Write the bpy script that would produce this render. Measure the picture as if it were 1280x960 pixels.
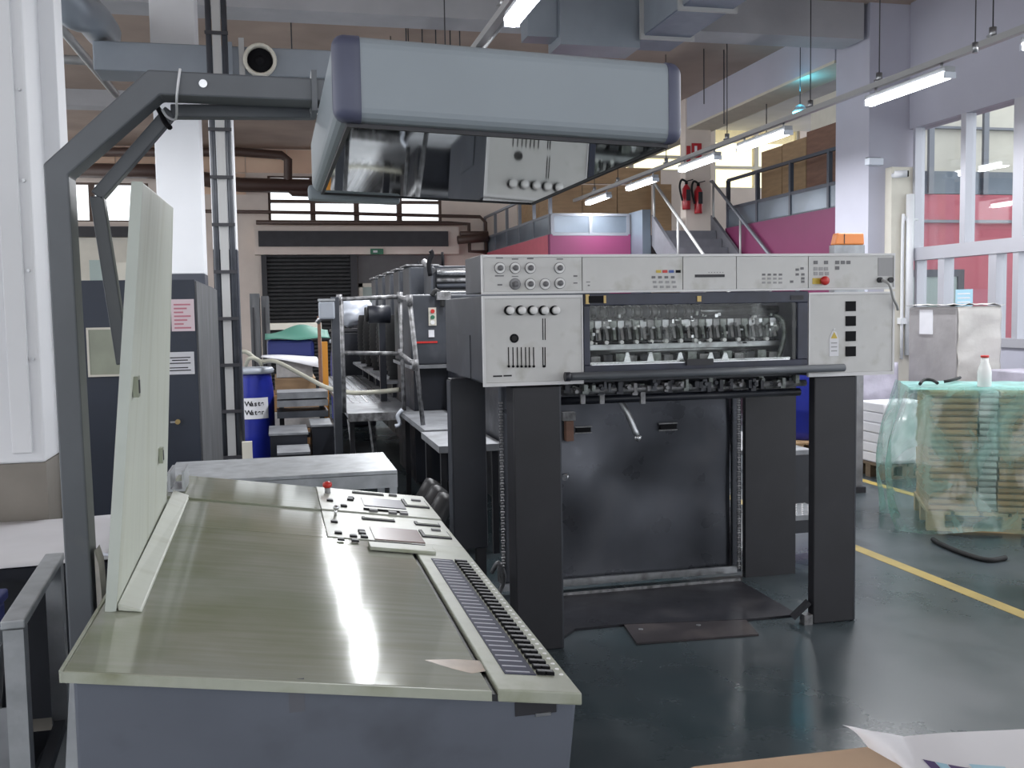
import bpy, bmesh, math, random
import numpy as np
from mathutils import Vector, noise
random.seed(7)
for o in list(bpy.data.objects): bpy.data.objects.remove(o, do_unlink=True)
SC = bpy.context.scene
COL = SC.collection

# ------------------------------------------------------------------ camera
F, H = 1250.0, 1.6                         # focal length in pixels of a 1280 wide frame, eye height
YAW, PIT, ROL = (math.radians(a) for a in (13.25, 4.17, -0.96))
_cy, _sy, _cp, _sp, _cr, _sr = math.cos(YAW), math.sin(YAW), math.cos(PIT), math.sin(PIT), math.cos(ROL), math.sin(ROL)
FW = Vector((_sy*_cp, _cy*_cp, -_sp)); _r = Vector((_cy, -_sy, 0)); _u = _r.cross(FW)
RT = _r*_cr + _u*_sr; UP = _u*_cr - _r*_sr
cam = bpy.data.cameras.new('camera'); CAM = bpy.data.objects.new('camera', cam); COL.objects.link(CAM)
cam.sensor_fit = 'HORIZONTAL'; cam.sensor_width = 36; cam.lens = 36*F/1280; cam.clip_start = .02; cam.clip_end = 200
from mathutils import Matrix
_m = Matrix((RT, UP, -FW)).transposed().to_4x4(); _m.translation = (0, 0, H); CAM.matrix_world = _m
SC.camera = CAM

def at(x, y, X=None, Y=None, Z=None):      # a sight line met with a plane of the room
    d = FW + RT*((x-640)/F) - UP*((y-480)/F)
    t = X/d.x if X is not None else Y/d.y if Y is not None else (Z-H)/d.z
    return Vector((0, 0, H)) + d*t

# ------------------------------------------------------------------ world and exposure
W = bpy.data.worlds.new('world'); SC.world = W; W.use_nodes = True
bg = W.node_tree.nodes['Background']; bg.inputs[0].default_value = (.93, .96, 1.0, 1); bg.inputs[1].default_value = 1.7
SC.view_settings.view_transform = 'Standard'; SC.view_settings.look = 'None'
SC.view_settings.gamma = 1; SC.view_settings.use_curve_mapping = False
SC.view_settings.exposure = .47
TUBE_W = 42.0                              # watts of each fluorescent fitting

# ------------------------------------------------------------------ materials
MATS = {}
def mat(name, col, rough=.5, metal=0., var=.0, vscale=6., stretch=(1, 1, 1), bump=0., bscale=60., dirt=None, damt=.0, dscale=3., dlo=.5, dhi=.7, coat=0., rvar=0., spec=.5):
    m = bpy.data.materials.new(name); m.use_nodes = True; MATS[name] = m
    n, l = m.node_tree.nodes, m.node_tree.links
    p = n['Principled BSDF']; p.inputs['Base Color'].default_value = (*col, 1)
    p.inputs['Roughness'].default_value = rough; p.inputs['Metallic'].default_value = metal
    p.inputs['Coat Weight'].default_value = coat; p.inputs['Specular IOR Level'].default_value = spec
    if var or bump or damt or rvar:
        tc = n.new('ShaderNodeTexCoord'); mp = n.new('ShaderNodeMapping'); mp.inputs['Scale'].default_value = stretch
        l.new(tc.outputs['Object'], mp.inputs['Vector'])
        def nz(s, det=4):
            t = n.new('ShaderNodeTexNoise'); t.inputs['Scale'].default_value = s; t.inputs['Detail'].default_value = det
            l.new(mp.outputs['Vector'], t.inputs['Vector']); return t
        out = None
        if var:
            t = nz(vscale); r = n.new('ShaderNodeValToRGB')
            r.color_ramp.elements[0].position = .3; r.color_ramp.elements[1].position = .7
            r.color_ramp.elements[0].color = (*[c*(1-var) for c in col], 1); r.color_ramp.elements[1].color = (*[min(1, c*(1+var)) for c in col], 1)
            l.new(t.outputs['Fac'], r.inputs['Fac']); out = r.outputs['Color']
        if damt:
            t = nz(dscale, 6); r = n.new('ShaderNodeMapRange'); r.inputs['From Min'].default_value = dlo; r.inputs['From Max'].default_value = dhi
            r.inputs['To Max'].default_value = damt; l.new(t.outputs['Fac'], r.inputs['Value'])
            mx = n.new('ShaderNodeMixRGB'); l.new(r.outputs['Result'], mx.inputs['Fac'])
            if out: l.new(out, mx.inputs['Color1'])
            else: mx.inputs['Color1'].default_value = (*col, 1)
            mx.inputs['Color2'].default_value = (*dirt, 1); out = mx.outputs['Color']
        if out: l.new(out, p.inputs['Base Color'])
        if rvar:
            t = nz(vscale*1.7, 5); r = n.new('ShaderNodeMapRange'); r.inputs['From Min'].default_value = .3; r.inputs['From Max'].default_value = .7
            r.inputs['To Min'].default_value = max(.02, rough-rvar); r.inputs['To Max'].default_value = min(1, rough+rvar)
            l.new(t.outputs['Fac'], r.inputs['Value']); l.new(r.outputs['Result'], p.inputs['Roughness'])
        if bump:
            t = nz(bscale); b = n.new('ShaderNodeBump'); b.inputs['Strength'].default_value = bump; b.inputs['Distance'].default_value = .01
            l.new(t.outputs['Fac'], b.inputs['Height']); l.new(b.outputs['Normal'], p.inputs['Normal'])
    return m
def emit(name, col, s):
    m = bpy.data.materials.new(name); m.use_nodes = True; MATS[name] = m
    p = m.node_tree.nodes['Principled BSDF']; p.inputs['Base Color'].default_value = (*col, 1)
    p.inputs['Emission Color'].default_value = (*col, 1); p.inputs['Emission Strength'].default_value = s
    return m
def pane(name, tint, gloss=.12, haze=.0, hazecol=(.8, .8, .8), rough=.02, hscale=3., hlo=.45, hhi=.7, hmin=0.):
    """a thin pane: see-through, a reflection and, where it is smeared, a haze"""
    m = bpy.data.materials.new(name); m.use_nodes = True; MATS[name] = m
    n, l = m.node_tree.nodes, m.node_tree.links; n.remove(n['Principled BSDF'])
    tr = n.new('ShaderNodeBsdfTransparent'); tr.inputs[0].default_value = (*tint, 1)
    gl = n.new('ShaderNodeBsdfGlossy'); gl.inputs['Roughness'].default_value = rough
    mx = n.new('ShaderNodeMixShader'); lw = n.new('ShaderNodeLayerWeight'); lw.inputs[0].default_value = .5; fr = n.new('ShaderNodeMath'); fr.operation = 'POWER'; fr.inputs[1].default_value = 5; l.new(lw.outputs['Facing'], fr.inputs[0])
    ad = n.new('ShaderNodeMath'); ad.operation = 'ADD'; ad.use_clamp = True; ad.inputs[1].default_value = gloss
    l.new(fr.outputs[0], ad.inputs[0]); l.new(ad.outputs[0], mx.inputs[0]); l.new(tr.outputs[0], mx.inputs[1]); l.new(gl.outputs[0], mx.inputs[2])
    out = mx
    if haze:
        df = n.new('ShaderNodeBsdfDiffuse'); df.inputs[0].default_value = (*hazecol, 1)
        tl = n.new('ShaderNodeBsdfTranslucent'); tl.inputs[0].default_value = (*hazecol, 1)
        dd = n.new('ShaderNodeMixShader'); dd.inputs[0].default_value = .4; l.new(df.outputs[0], dd.inputs[1]); l.new(tl.outputs[0], dd.inputs[2])
        tc = n.new('ShaderNodeTexCoord'); t = n.new('ShaderNodeTexNoise'); t.inputs['Scale'].default_value = hscale; t.inputs['Detail'].default_value = 6
        t.inputs['Distortion'].default_value = 1.2
        r = n.new('ShaderNodeMapRange'); r.inputs['From Min'].default_value = hlo; r.inputs['From Max'].default_value = hhi
        r.inputs['To Min'].default_value = hmin; r.inputs['To Max'].default_value = haze
        l.new(tc.outputs['Object'], t.inputs['Vector']); l.new(t.outputs['Fac'], r.inputs['Value'])
        m2 = n.new('ShaderNodeMixShader'); l.new(r.outputs['Result'], m2.inputs[0]); l.new(mx.outputs[0], m2.inputs[1]); l.new(dd.outputs[0], m2.inputs[2]); out = m2
    l.new(out.outputs[0], n['Material Output'].inputs['Surface'])
    return m

mat('press_white', (.60, .60, .595), .42, var=.07, vscale=5, dirt=(.28, .27, .21), damt=.7, dscale=6, dlo=.55, dhi=.78)
mat('press_trim', (.70, .70, .71), .4, var=.05)
mat('press_dark', (.016, .018, .026), .42, var=.25, vscale=3, rvar=.12, dirt=(.07, .07, .08), damt=.35, dscale=9, dlo=.6, dhi=.85)
mat('press_slate', (.045, .05, .062), .45, var=.2, vscale=4, dirt=(.12, .12, .13), damt=.4, dscale=6, dlo=.55, dhi=.8)
mat('post_black', (.018, .018, .023), .5, var=.2, vscale=4, dirt=(.06, .055, .05), damt=.3, dscale=5, dlo=.6, dhi=.85)
mat('sheet_steel', (.075, .08, .095), .34, .6, var=.25, vscale=2.5, rvar=.12, dirt=(.13, .13, .14), damt=.5, dscale=3, dlo=.52, dhi=.8)
mat('steel', (.42, .43, .45), .33, .85, var=.15, vscale=20, dirt=(.12, .11, .1), damt=.5, dscale=12)
mat('bright_steel', (.65, .66, .68), .25, .9, var=.1, vscale=15)
mat('worn_steel', (.30, .30, .31), .5, .5, var=.3, vscale=25, dirt=(.05, .05, .05), damt=.7, dscale=18, dlo=.45, dhi=.65)
mat('grip_grey', (.20, .22, .21), .45, .4, var=.5, vscale=40)
mat('black', (.006, .006, .008), .6, spec=.15)
mat('black_rubber', (.012, .012, .013), .7)
mat('navy_frame', (.022, .026, .05), .35, var=.3, vscale=8)
mat('white_key', (.82, .82, .82), .4); mat('grey_key', (.16, .16, .17), .5); mat('light_pad', (.33, .33, .34), .5)
mat('red', (.55, .03, .025), .35); mat('yellow', (.62, .46, .07), .4); mat('blue_key', (.05, .10, .35), .4)
mat('brass', (.45, .33, .14), .4, .6); mat('chrome', (.8, .8, .82), .12, 1.)
mat('console_grey', (.135, .15, .185), .45, .1, var=.16, vscale=1.8, stretch=(1, 1, 1.5), dirt=(.05, .052, .058), damt=.7, dscale=3.2, dlo=.52, dhi=.78)
mat('console_trim', (.42, .44, .37), .42, var=.14, vscale=9, dirt=(.20, .21, .12), damt=.8, dscale=9, dlo=.48, dhi=.72)
mat('console_panel', (.43, .44, .395), .38, .15, var=.10, vscale=8, dirt=(.24, .25, .16), damt=.75, dscale=7, dlo=.48, dhi=.72)
mat('display_blue', (.035, .038, .075), .55, spec=.15); mat('display_line', (.34, .34, .42), .4)
mat('screen_grey', (.20, .20, .24), .25); mat('screen_rose', (.26, .18, .17), .25)
mat('hood_grey', (.27, .31, .345), .48, var=.05, vscale=3); mat('hood_corner', (.075, .082, .135), .45, var=.15)
mat('arm_grey', (.105, .115, .13), .42, var=.12, vscale=5, dirt=(.2, .19, .17), damt=.35, dscale=9, dlo=.62, dhi=.8)
mat('board_white', (.55, .575, .51), .5, var=.10, vscale=3.5, stretch=(1, 2.5, .3), dirt=(.36, .37, .30), damt=.75, dscale=3.5, dlo=.48, dhi=.74)
mat('board_edge', (.50, .54, .50), .5, var=.08)
mat('galvanised', (.44, .46, .48), .42, .45, var=.14, vscale=14, dirt=(.22, .23, .24), damt=.5, dscale=8)
mat('plate_grey', (.27, .28, .30), .5, .3, var=.2, vscale=9, dirt=(.1, .1, .1), damt=.6, dscale=5)
mat('plate_dark', (.02, .02, .026), .38, .3, var=.3, vscale=2, rvar=.15, dirt=(.1, .09, .09), damt=.35, dscale=3, dlo=.55, dhi=.8)
mat('plate_rust', (.036, .03, .034), .45, .2, var=.3, vscale=4, dirt=(.12, .1, .09), damt=.4, dscale=5)
mat('wall_white', (.74, .75, .78), .6, var=.03, vscale=2); mat('wall_lilac', (.46, .46, .54), .6, var=.04, vscale=1.5)
mat('concrete', (.40, .40, .42), .75, var=.08, vscale=2, bump=.15, bscale=30); mat('beam_cream', (.62, .57, .47), .7, var=.05)
mat('dado_brown', (.22, .20, .175), .6, var=.12, vscale=5); mat('dado_blue', (.05, .056, .075), .5, var=.1)
mat('pink', (.165, .022, .083), .55, var=.06, vscale=1.5); mat('coral', (.50, .11, .15), .55, var=.05)
mat('peach', (.80, .57, .42), .65, var=.07, vscale=1.2); mat('far_wall', (.72, .63, .57), .7, var=.08, vscale=1.5)
mat('ceiling_brown', (.36, .28, .235), .8, var=.2, vscale=.7)
mat('plywood', (.36, .235, .13), .6, var=.14, vscale=3, stretch=(1, 1, 6)); mat('plywood_dark', (.22, .115, .08), .6, var=.16, vscale=3, stretch=(1, 1, 6))
mat('shutter', (.05, .052, .055), .55, var=.15); mat('charcoal', (.03, .03, .036), .55, var=.15); mat('slate_door', (.12, .12, .125), .6, var=.08)
mat('frame_brown', (.10, .065, .05), .6); mat('pipe_brown', (.07, .04, .032), .5); mat('pipe_grey', (.42, .42, .42), .45, .3)
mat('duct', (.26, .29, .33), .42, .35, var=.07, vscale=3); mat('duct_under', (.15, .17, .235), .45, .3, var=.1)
mat('rail_paint', (.20, .21, .24), .45, .3); mat('rail_dark', (.06, .065, .085), .45); mat('parapet', (.13, .155, .19), .3, .3, var=.25, vscale=1.2)
mat('aluminium', (.50, .50, .55), .4, .4); mat('cream', (.66, .63, .55), .55, var=.04)
mat('step_grey', (.13, .13, .15), .7, var=.1)
mat('drum_blue', (.012, .022, .26), .35, var=.12, vscale=5); mat('lid_grey', (.36, .39, .44), .4)
mat('cabinet_navy', (.028, .036, .056), .42, var=.12, vscale=2.5, dirt=(.08, .085, .09), damt=.25, dscale=6, dlo=.6, dhi=.8)
mat('cabinet_scuffed', (.095, .098, .105), .5, var=.3, vscale=4, stretch=(3, 3, .5), dirt=(.26, .26, .27), damt=.55, dscale=5, dlo=.5, dhi=.78)
mat('gauge_glass', (.30, .32, .25), .3, var=.15, vscale=5)
mat('paper', (.76, .76, .80), .6, var=.04, vscale=4); mat('paper_pink', (.80, .66, .70), .6); mat('print_red', (.60, .22, .28), .6); mat('ink', (.02, .02, .025), .6)
mat('print_violet', (.10, .07, .18), .5); mat('print_sky', (.38, .62, .75), .5)
mat('cardboard', (.42, .235, .11), .75, var=.12, vscale=9); mat('cardboard_pale', (.55, .38, .25), .7, var=.1, vscale=5, dirt=(.3, .17, .1), damt=.4, dscale=4)
mat('bundle_edge', (.52, .50, .48), .65, var=.12, vscale=20); mat('wrap_grey', (.36, .345, .35), .32, var=.12, vscale=3, bump=.5, bscale=9)
mat('wrap_light', (.52, .50, .48), .25, var=.12, vscale=3, bump=.7, bscale=9); mat('wrap_lilac', (.44, .42, .50), .35, var=.15, vscale=5, bump=.5, bscale=14)
mat('pallet_wood', (.50, .33, .18), .7, var=.15, vscale=8); mat('pallet_dull', (.16, .12, .08), .75, var=.2, vscale=8)
mat('orange', (.62, .20, .05), .45); mat('orange_post', (.60, .25, .03), .5); mat('green_cloth', (.07, .22, .17), .6); mat('plastic_white', (.66, .70, .78), .35, bump=.3, bscale=8)
mat('hose', (.42, .41, .34), .5); mat('hose_black', (.015, .015, .017), .45, bump=.0)
mat('bottle', (.74, .75, .74), .35); mat('crate_blue', (.02, .03, .16), .45); mat('exit_green', (.03, .16, .09), .5)
mat('yellow_line', (.36, .26, .06), .45, var=.12, vscale=5, dirt=(.2, .17, .08), damt=.4, dscale=6)
mat('extinguisher_red', (.45, .02, .03), .3); mat('lamp_body', (.35, .36, .38), .45); mat('tag_green', (.35, .42, .4), .5)
mat('desk_stain', (.30, .20, .12), .3, var=.2, vscale=20); mat('tape', (.12, .125, .145), .5)
mat('white_scrape', (.45, .43, .40), .7, var=.2, vscale=20)
emit('tube_light', (.95, .97, 1.0), 14); emit('cyan_glow', (.15, .75, .95), 7)
pane('glass_clear', (.96, .97, .97), .04); pane('glass_room', (.93, .95, .95), .06)
pane('glass_warm', (1., .93, .72), .02, .12, (1, .9, .6), hmin=.1)
pane('glass_press', (.97, .98, .97), .02, .28, (.5, .53, .53), hscale=5, hlo=.54, hhi=.74, hmin=.0)
pane('film_green', (.84, .94, .91), .08, .66, (.40, .68, .62), rough=.10, hscale=3.0, hlo=.42, hhi=.70, hmin=.16)
pane('film_teal', (.60, .86, .84), .05, .75, (.45, .82, .80), rough=.15, hscale=4, hlo=.3, hhi=.6, hmin=.45)

def special_materials():
    # brushed desk top: long scratches, green tarnish towards its own corner of wear
    m = mat('desk_metal', (.5, .52, .46), .3, .05, spec=.28); n, l = m.node_tree.nodes, m.node_tree.links; p = n['Principled BSDF']
    tc = n.new('ShaderNodeTexCoord'); mp = n.new('ShaderNodeMapping'); mp.inputs['Scale'].default_value = (.8, 12, 1); l.new(tc.outputs['Object'], mp.inputs['Vector'])
    a = n.new('ShaderNodeTexNoise'); a.inputs['Scale'].default_value = 3.5; a.inputs['Detail'].default_value = 6; l.new(mp.outputs['Vector'], a.inputs['Vector'])
    b = n.new('ShaderNodeTexNoise'); b.inputs['Scale'].default_value = 2.1; b.inputs['Detail'].default_value = 5; l.new(tc.outputs['Object'], b.inputs['Vector'])
    r = n.new('ShaderNodeValToRGB'); r.color_ramp.elements[0].color = (.35, .365, .305, 1); r.color_ramp.elements[1].color = (.40, .41, .365, 1)
    r.color_ramp.elements[0].position = .35; r.color_ramp.elements[1].position = .65; l.new(a.outputs['Fac'], r.inputs['Fac'])
    # tarnish grows along the back-board side (object x from -0.3 to 0.2)
    sx = n.new('ShaderNodeSeparateXYZ'); l.new(tc.outputs['Object'], sx.inputs[0])
    g = n.new('ShaderNodeMapRange'); g.inputs['From Min'].default_value = .30; g.inputs['From Max'].default_value = -.35; l.new(sx.outputs['X'], g.inputs['Value'])
    g2 = n.new('ShaderNodeMapRange'); g2.inputs['From Min'].default_value = .35; g2.inputs['From Max'].default_value = .65; l.new(b.outputs['Fac'], g2.inputs['Value'])
    mu = n.new('ShaderNodeMath'); mu.operation = 'MULTIPLY'; l.new(g.outputs['Result'], mu.inputs[0]); l.new(g2.outputs['Result'], mu.inputs[1])
    mx = n.new('ShaderNodeMixRGB'); l.new(mu.outputs[0], mx.inputs['Fac']); l.new(r.outputs['Color'], mx.inputs['Color1']); mx.inputs['Color2'].default_value = (.17, .20, .085, 1)
    l.new(mx.outputs['Color'], p.inputs['Base Color'])
    rr = n.new('ShaderNodeMapRange'); rr.inputs['To Min'].default_value = .07; rr.inputs['To Max'].default_value = .10; l.new(a.outputs['Fac'], rr.inputs['Value']); l.new(rr.outputs['Result'], p.inputs['Roughness'])
    bm_ = n.new('ShaderNodeBump'); bm_.inputs['Strength'].default_value = .012; bm_.inputs['Distance'].default_value = .004
    l.new(a.outputs['Fac'], bm_.inputs['Height']); l.new(bm_.outputs['Normal'], p.inputs['Normal'])
    p.inputs['Anisotropic'].default_value = .0
    # mirror-like plate under the lamp hood
    m = mat('hood_glass', (.10, .115, .115), .06, 0., coat=0.); p = m.node_tree.nodes['Principled BSDF']; p.inputs['Metallic'].default_value = 1.; p.inputs['Base Color'].default_value = (.50, .54, .54, 1); p.inputs['Roughness'].default_value = .035
    # floor: painted concrete, worn, half gloss
    m = mat('floor_paint', (.04, .06, .065), .3); n, l = m.node_tree.nodes, m.node_tree.links; p = n['Principled BSDF']
    tc = n.new('ShaderNodeTexCoord')
    a = n.new('ShaderNodeTexNoise'); a.inputs['Scale'].default_value = .9; a.inputs['Detail'].default_value = 7; a.inputs['Roughness'].default_value = .62; l.new(tc.outputs['Object'], a.inputs['Vector'])
    b = n.new('ShaderNodeTexNoise'); b.inputs['Scale'].default_value = 5; b.inputs['Detail'].default_value = 8; b.inputs['Roughness'].default_value = .7; l.new(tc.outputs['Object'], b.inputs['Vector'])
    r = n.new('ShaderNodeValToRGB'); e = r.color_ramp.elements; e[0].position = .33; e[0].color = (.026, .044, .050, 1); e[1].position = .68; e[1].color = (.070, .082, .092, 1); l.new(a.outputs['Fac'], r.inputs['Fac'])
    r2 = n.new('ShaderNodeMapRange'); r2.inputs['From Min'].default_value = .60; r2.inputs['From Max'].default_value = .75; r2.inputs['To Max'].default_value = .3; l.new(b.outputs['Fac'], r2.inputs['Value'])
    mx = n.new('ShaderNodeMixRGB'); l.new(r2.outputs['Result'], mx.inputs['Fac']); l.new(r.outputs['Color'], mx.inputs['Color1']); mx.inputs['Color2'].default_value = (.035, .03, .034, 1)
    l.new(mx.outputs['Color'], p.inputs['Base Color'])
    rr = n.new('ShaderNodeMapRange'); rr.inputs['From Min'].default_value = .3; rr.inputs['From Max'].default_value = .7; rr.inputs['To Min'].default_value = .16; rr.inputs['To Max'].default_value = .42
    l.new(a.outputs['Fac'], rr.inputs['Value']); l.new(rr.outputs['Result'], p.inputs['Roughness'])
special_materials()

# ------------------------------------------------------------------ mesh helpers
ORG = {}
class MB:
    def __init__(s): s.v = []; s.f = []; s.sm = []
    def add(s, vs, fs, smooth=False):
        k = len(s.v); s.v += [Vector(v) for v in vs]; s.f += [tuple(i+k for i in f) for f in fs]; s.sm += [smooth]*len(fs); return s
    def hexa(s, p):                        # 8 points: bottom four, top four
        return s.add(p, [(3, 2, 1, 0), (4, 5, 6, 7), (0, 1, 5, 4), (1, 2, 6, 5), (2, 3, 7, 6), (3, 0, 4, 7)])
    def box(s, x0, x1, y0, y1, z0, z1):
        return s.hexa([(x0, y0, z0), (x1, y0, z0), (x1, y1, z0), (x0, y1, z0), (x0, y0, z1), (x1, y0, z1), (x1, y1, z1), (x0, y1, z1)])
    def prism(s, poly, a, b, axis='y'):    # polygon (u, w) pushed from a to b along an axis
        def P(u, w, t): return {'y': (u, t, w), 'x': (t, u, w), 'z': (u, w, t)}[axis]
        n = len(poly); vs = [P(u, w, a) for u, w in poly]+[P(u, w, b) for u, w in poly]
        return s.add(vs, [tuple(range(n)), tuple(range(2*n-1, n-1, -1))]+[(i, n+i, n+(i+1) % n, (i+1) % n) for i in range(n)])
    def cyl(s, p0, p1, r0, r1=None, n=14, caps=True):
        p0, p1 = Vector(p0), Vector(p1); r1 = r0 if r1 is None else r1; d = (p1-p0).normalized()
        a = d.orthogonal().normalized(); b = d.cross(a); k = len(s.v)
        for p, r in ((p0, r0), (p1, r1)):
            for i in range(n): t = 2*math.pi*i/n; s.v.append(p+(a*math.cos(t)+b*math.sin(t))*r)
        for i in range(n): s.f.append((k+i, k+(i+1) % n, k+n+(i+1) % n, k+n+i)); s.sm.append(True)
        if caps: s.f += [tuple(k+i for i in range(n-1, -1, -1)), tuple(k+n+i for i in range(n))]; s.sm += [False, False]
        return s
    def lathe(s, c, prof, n=20, axis=(0, 0, 1)):   # (radius, height) pairs
        c = Vector(c); d = Vector(axis).normalized(); a = d.orthogonal().normalized(); b = d.cross(a); k = len(s.v); m = len(prof)
        for r, h in prof:
            for i in range(n): t = 2*math.pi*i/n; s.v.append(c+d*h+(a*math.cos(t)+b*math.sin(t))*r)
        for j in range(m-1):
            for i in range(n): s.f.append((k+j*n+i, k+j*n+(i+1) % n, k+(j+1)*n+(i+1) % n, k+(j+1)*n+i)); s.sm.append(True)
        s.f += [tuple(k+i for i in range(n-1, -1, -1)), tuple(k+(m-1)*n+i for i in range(n))]; s.sm += [False, False]
        return s
    def tube(s, pts, r, n=8, smooth_steps=0):
        pts = [Vector(p) for p in pts]
        if smooth_steps:
            q = []
            for i in range(len(pts)-1):
                p0, p1, p2, p3 = pts[max(i-1, 0)], pts[i], pts[i+1], pts[min(i+2, len(pts)-1)]
                for j in range(smooth_steps):
                    t = j/smooth_steps
                    q.append(.5*((2*p1)+(p2-p0)*t+(2*p0-5*p1+4*p2-p3)*t*t+(3*p1-p0-3*p2+p3)*t**3))
            pts = q+[pts[-1]]
        k = len(s.v); m = len(pts); a = None
        for i, p in enumerate(pts):
            d = (pts[min(i+1, m-1)]-pts[max(i-1, 0)]).normalized()
            a = d.orthogonal().normalized() if a is None else (a-d*a.dot(d)).normalized()
            b = d.cross(a)
            for j in range(n): t = 2*math.pi*j/n; s.v.append(p+(a*math.cos(t)+b*math.sin(t))*r)
        for i in range(m-1):
            for j in range(n): s.f.append((k+i*n+j, k+i*n+(j+1) % n, k+(i+1)*n+(j+1) % n, k+(i+1)*n+j)); s.sm.append(True)
        s.f += [tuple(k+j for j in range(n-1, -1, -1)), tuple(k+(m-1)*n+j for j in range(n))]; s.sm += [False, False]
        return s
    def bar(s, p0, p1, w, h, up=(0, 0, 1)):        # rectangular bar between two points
        p0, p1 = Vector(p0), Vector(p1); d = (p1-p0).normalized(); a = d.cross(Vector(up)).normalized(); b = a.cross(d)
        q = [a*(-w/2)+b*(-h/2), a*(w/2)+b*(-h/2), a*(w/2)+b*(h/2), a*(-w/2)+b*(h/2)]
        return s.hexa([p0+x for x in q]+[p1+x for x in q])
    def grid(s, fn, nu, nv, smooth=True):
        return s.add([fn(i/nu, j/nv) for j in range(nv+1) for i in range(nu+1)],
                     [(j*(nu+1)+i, j*(nu+1)+i+1, (j+1)*(nu+1)+i+1, (j+1)*(nu+1)+i) for j in range(nv) for i in range(nu)], smooth)
    def build(s, name, m, parent=None, bevel=0., seg=2, solid=0.):
        lo = Vector([min(v[i] for v in s.v) for i in range(3)]); hi = Vector([max(v[i] for v in s.v) for i in range(3)])
        org = (lo+hi)/2
        if parent is None: org.z = lo.z
        me = bpy.data.meshes.new(name); me.from_pydata([v-org for v in s.v], [], s.f); me.update()
        bm = bmesh.new(); bm.from_mesh(me); bmesh.ops.recalc_face_normals(bm, faces=bm.faces); bm.to_mesh(me); bm.free()
        me.polygons.foreach_set('use_smooth', s.sm)
        me.materials.append(MATS[m]); o = bpy.data.objects.new(name, me); COL.objects.link(o)
        o.location = org
        if parent is not None: o.parent = parent; o.location = org-ORG[parent]
        ORG[o] = org
        if solid: md = o.modifiers.new('solid', 'SOLIDIFY'); md.thickness = solid
        if bevel: md = o.modifiers.new('bevel', 'BEVEL'); md.width = bevel; md.segments = seg; md.limit_method = 'ANGLE'; md.angle_limit = math.radians(40)
        return o
def tag(o, label=None, cat=None, group=None, kind=None):
    for k, v in (('label', label), ('category', cat), ('group', group), ('kind', kind)):
        if v: o[k] = v
    return o
def thing(name, label, cat, loc, group=None, kind=None):
    o = bpy.data.objects.new(name, None); COL.objects.link(o); o.empty_display_size = .1; o.location = loc; ORG[o] = Vector(loc)
    return tag(o, label, cat, group, kind)
def part(name, m, parent, *boxes, bevel=0., **k):
    b = MB()
    for q in boxes: b.box(*q)
    return b.build(name, m, parent, bevel, **k)
def copies(o, spots, parent=None):         # further pieces of a part that share its mesh; spots are world centres
    out = [o]; p = o.parent
    for c in spots:
        d = o.copy(); COL.objects.link(d); d.parent = p; d.location = Vector(c)-(ORG[p] if p else Vector()); ORG[d] = Vector(c); out.append(d)
    return out
def dup(root, delta, label=None, group=None):
    def rec(o, par):
        c = o.copy(); COL.objects.link(c); c.parent = par
        for ch in [x for x in bpy.data.objects if x.parent == o]: rec(ch, c)
        return c
    c = rec(root, None); c.location = root.location+Vector(delta); ORG[c] = ORG[root]+Vector(delta)
    if label: c['label'] = label
    if group: c['group'] = group
    return c
def text(s, size, m, parent, pos, rot=(math.pi/2, 0, 0), name='lettering', align='CENTER', bold=0.):
    cu = bpy.data.curves.new(name, 'FONT'); cu.body = s; cu.size = size; cu.align_x = align; cu.align_y = 'CENTER'; cu.extrude = .0004; cu.offset = bold; cu.space_line = .85
    t = bpy.data.objects.new(name, cu); COL.objects.link(t)
    dg = bpy.context.evaluated_depsgraph_get(); me = bpy.data.meshes.new_from_object(t.evaluated_get(dg))
    bpy.data.objects.remove(t, do_unlink=True)
    o = bpy.data.objects.new(name, me); COL.objects.link(o); me.materials.clear(); me.materials.append(MATS[m])
    o.parent = parent; o.location = Vector(pos)-ORG[parent]; o.rotation_euler = rot; ORG[o] = Vector(pos)
    return o
def struct(name, m, *boxes, label=None, bevel=0.):
    o = part(name, m, None, *boxes, bevel=bevel); o['kind'] = 'structure'
    if label: o['label'] = label
    return o
def rect(Y, x0, x1, y0, y1):               # pixel rectangle on the plane at depth Y -> X0, X1, Z0, Z1
    a, b = at(x0, (y0+y1)/2, Y=Y), at(x1, (y0+y1)/2, Y=Y); c, d = at((x0+x1)/2, y0, Y=Y), at((x0+x1)/2, y1, Y=Y)
    return a.x, b.x, d.z, c.z

# ================================================================== THE HALL
FY = 24.0                                   # far wall
struct('floor', 'floor_paint', (-9, 16, -6, 26, -.1, 0), label='dark teal painted concrete floor with worn patches')
struct('ceiling_gallery', 'concrete', (8.25, 16, 12.8, 19.0, 5.9, 6.05), (4.5, 16, 19.0, 26, 6.15, 6.3), label='grey concrete ceiling over the gallery')
struct('wall_back', 'wall_white', (-9, 8.25, -6.2, -6, 0, 1.3), (-9, 8.25, -6.2, -6, 4.9, 5.42), (-9, -8.5, -6.2, -6, 1.3, 4.9), (7.8, 8.25, -6.2, -6, 1.3, 4.9), (-.6, .0, -6.2, -6, 1.3, 4.9), label='unseen white back wall with wide open band shaped for fill light')  # unseen wall; its band is left open to let fill light in
struct('ceiling', 'ceiling_brown', (-9, 8.25, -6, 19, 5.42, 5.6), (-9, 4.5, 19, 26, 5.42, 5.6), label='brown concrete ceiling slab')
for y0, y1, z in ((11.6, 12.1, 4.97), (18.2, 18.6, 5.15)):
    struct('ceiling_beam', 'concrete', (-9, 7.4, y0, y1, z, 5.42), label='grey painted concrete cross beam under the ceiling')
o = struct('ceiling_beam', 'wall_lilac', (7.45, 8.0, 12.36, 26, 4.9, 5.42), label='lilac grey beam running above the raised gallery')
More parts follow.
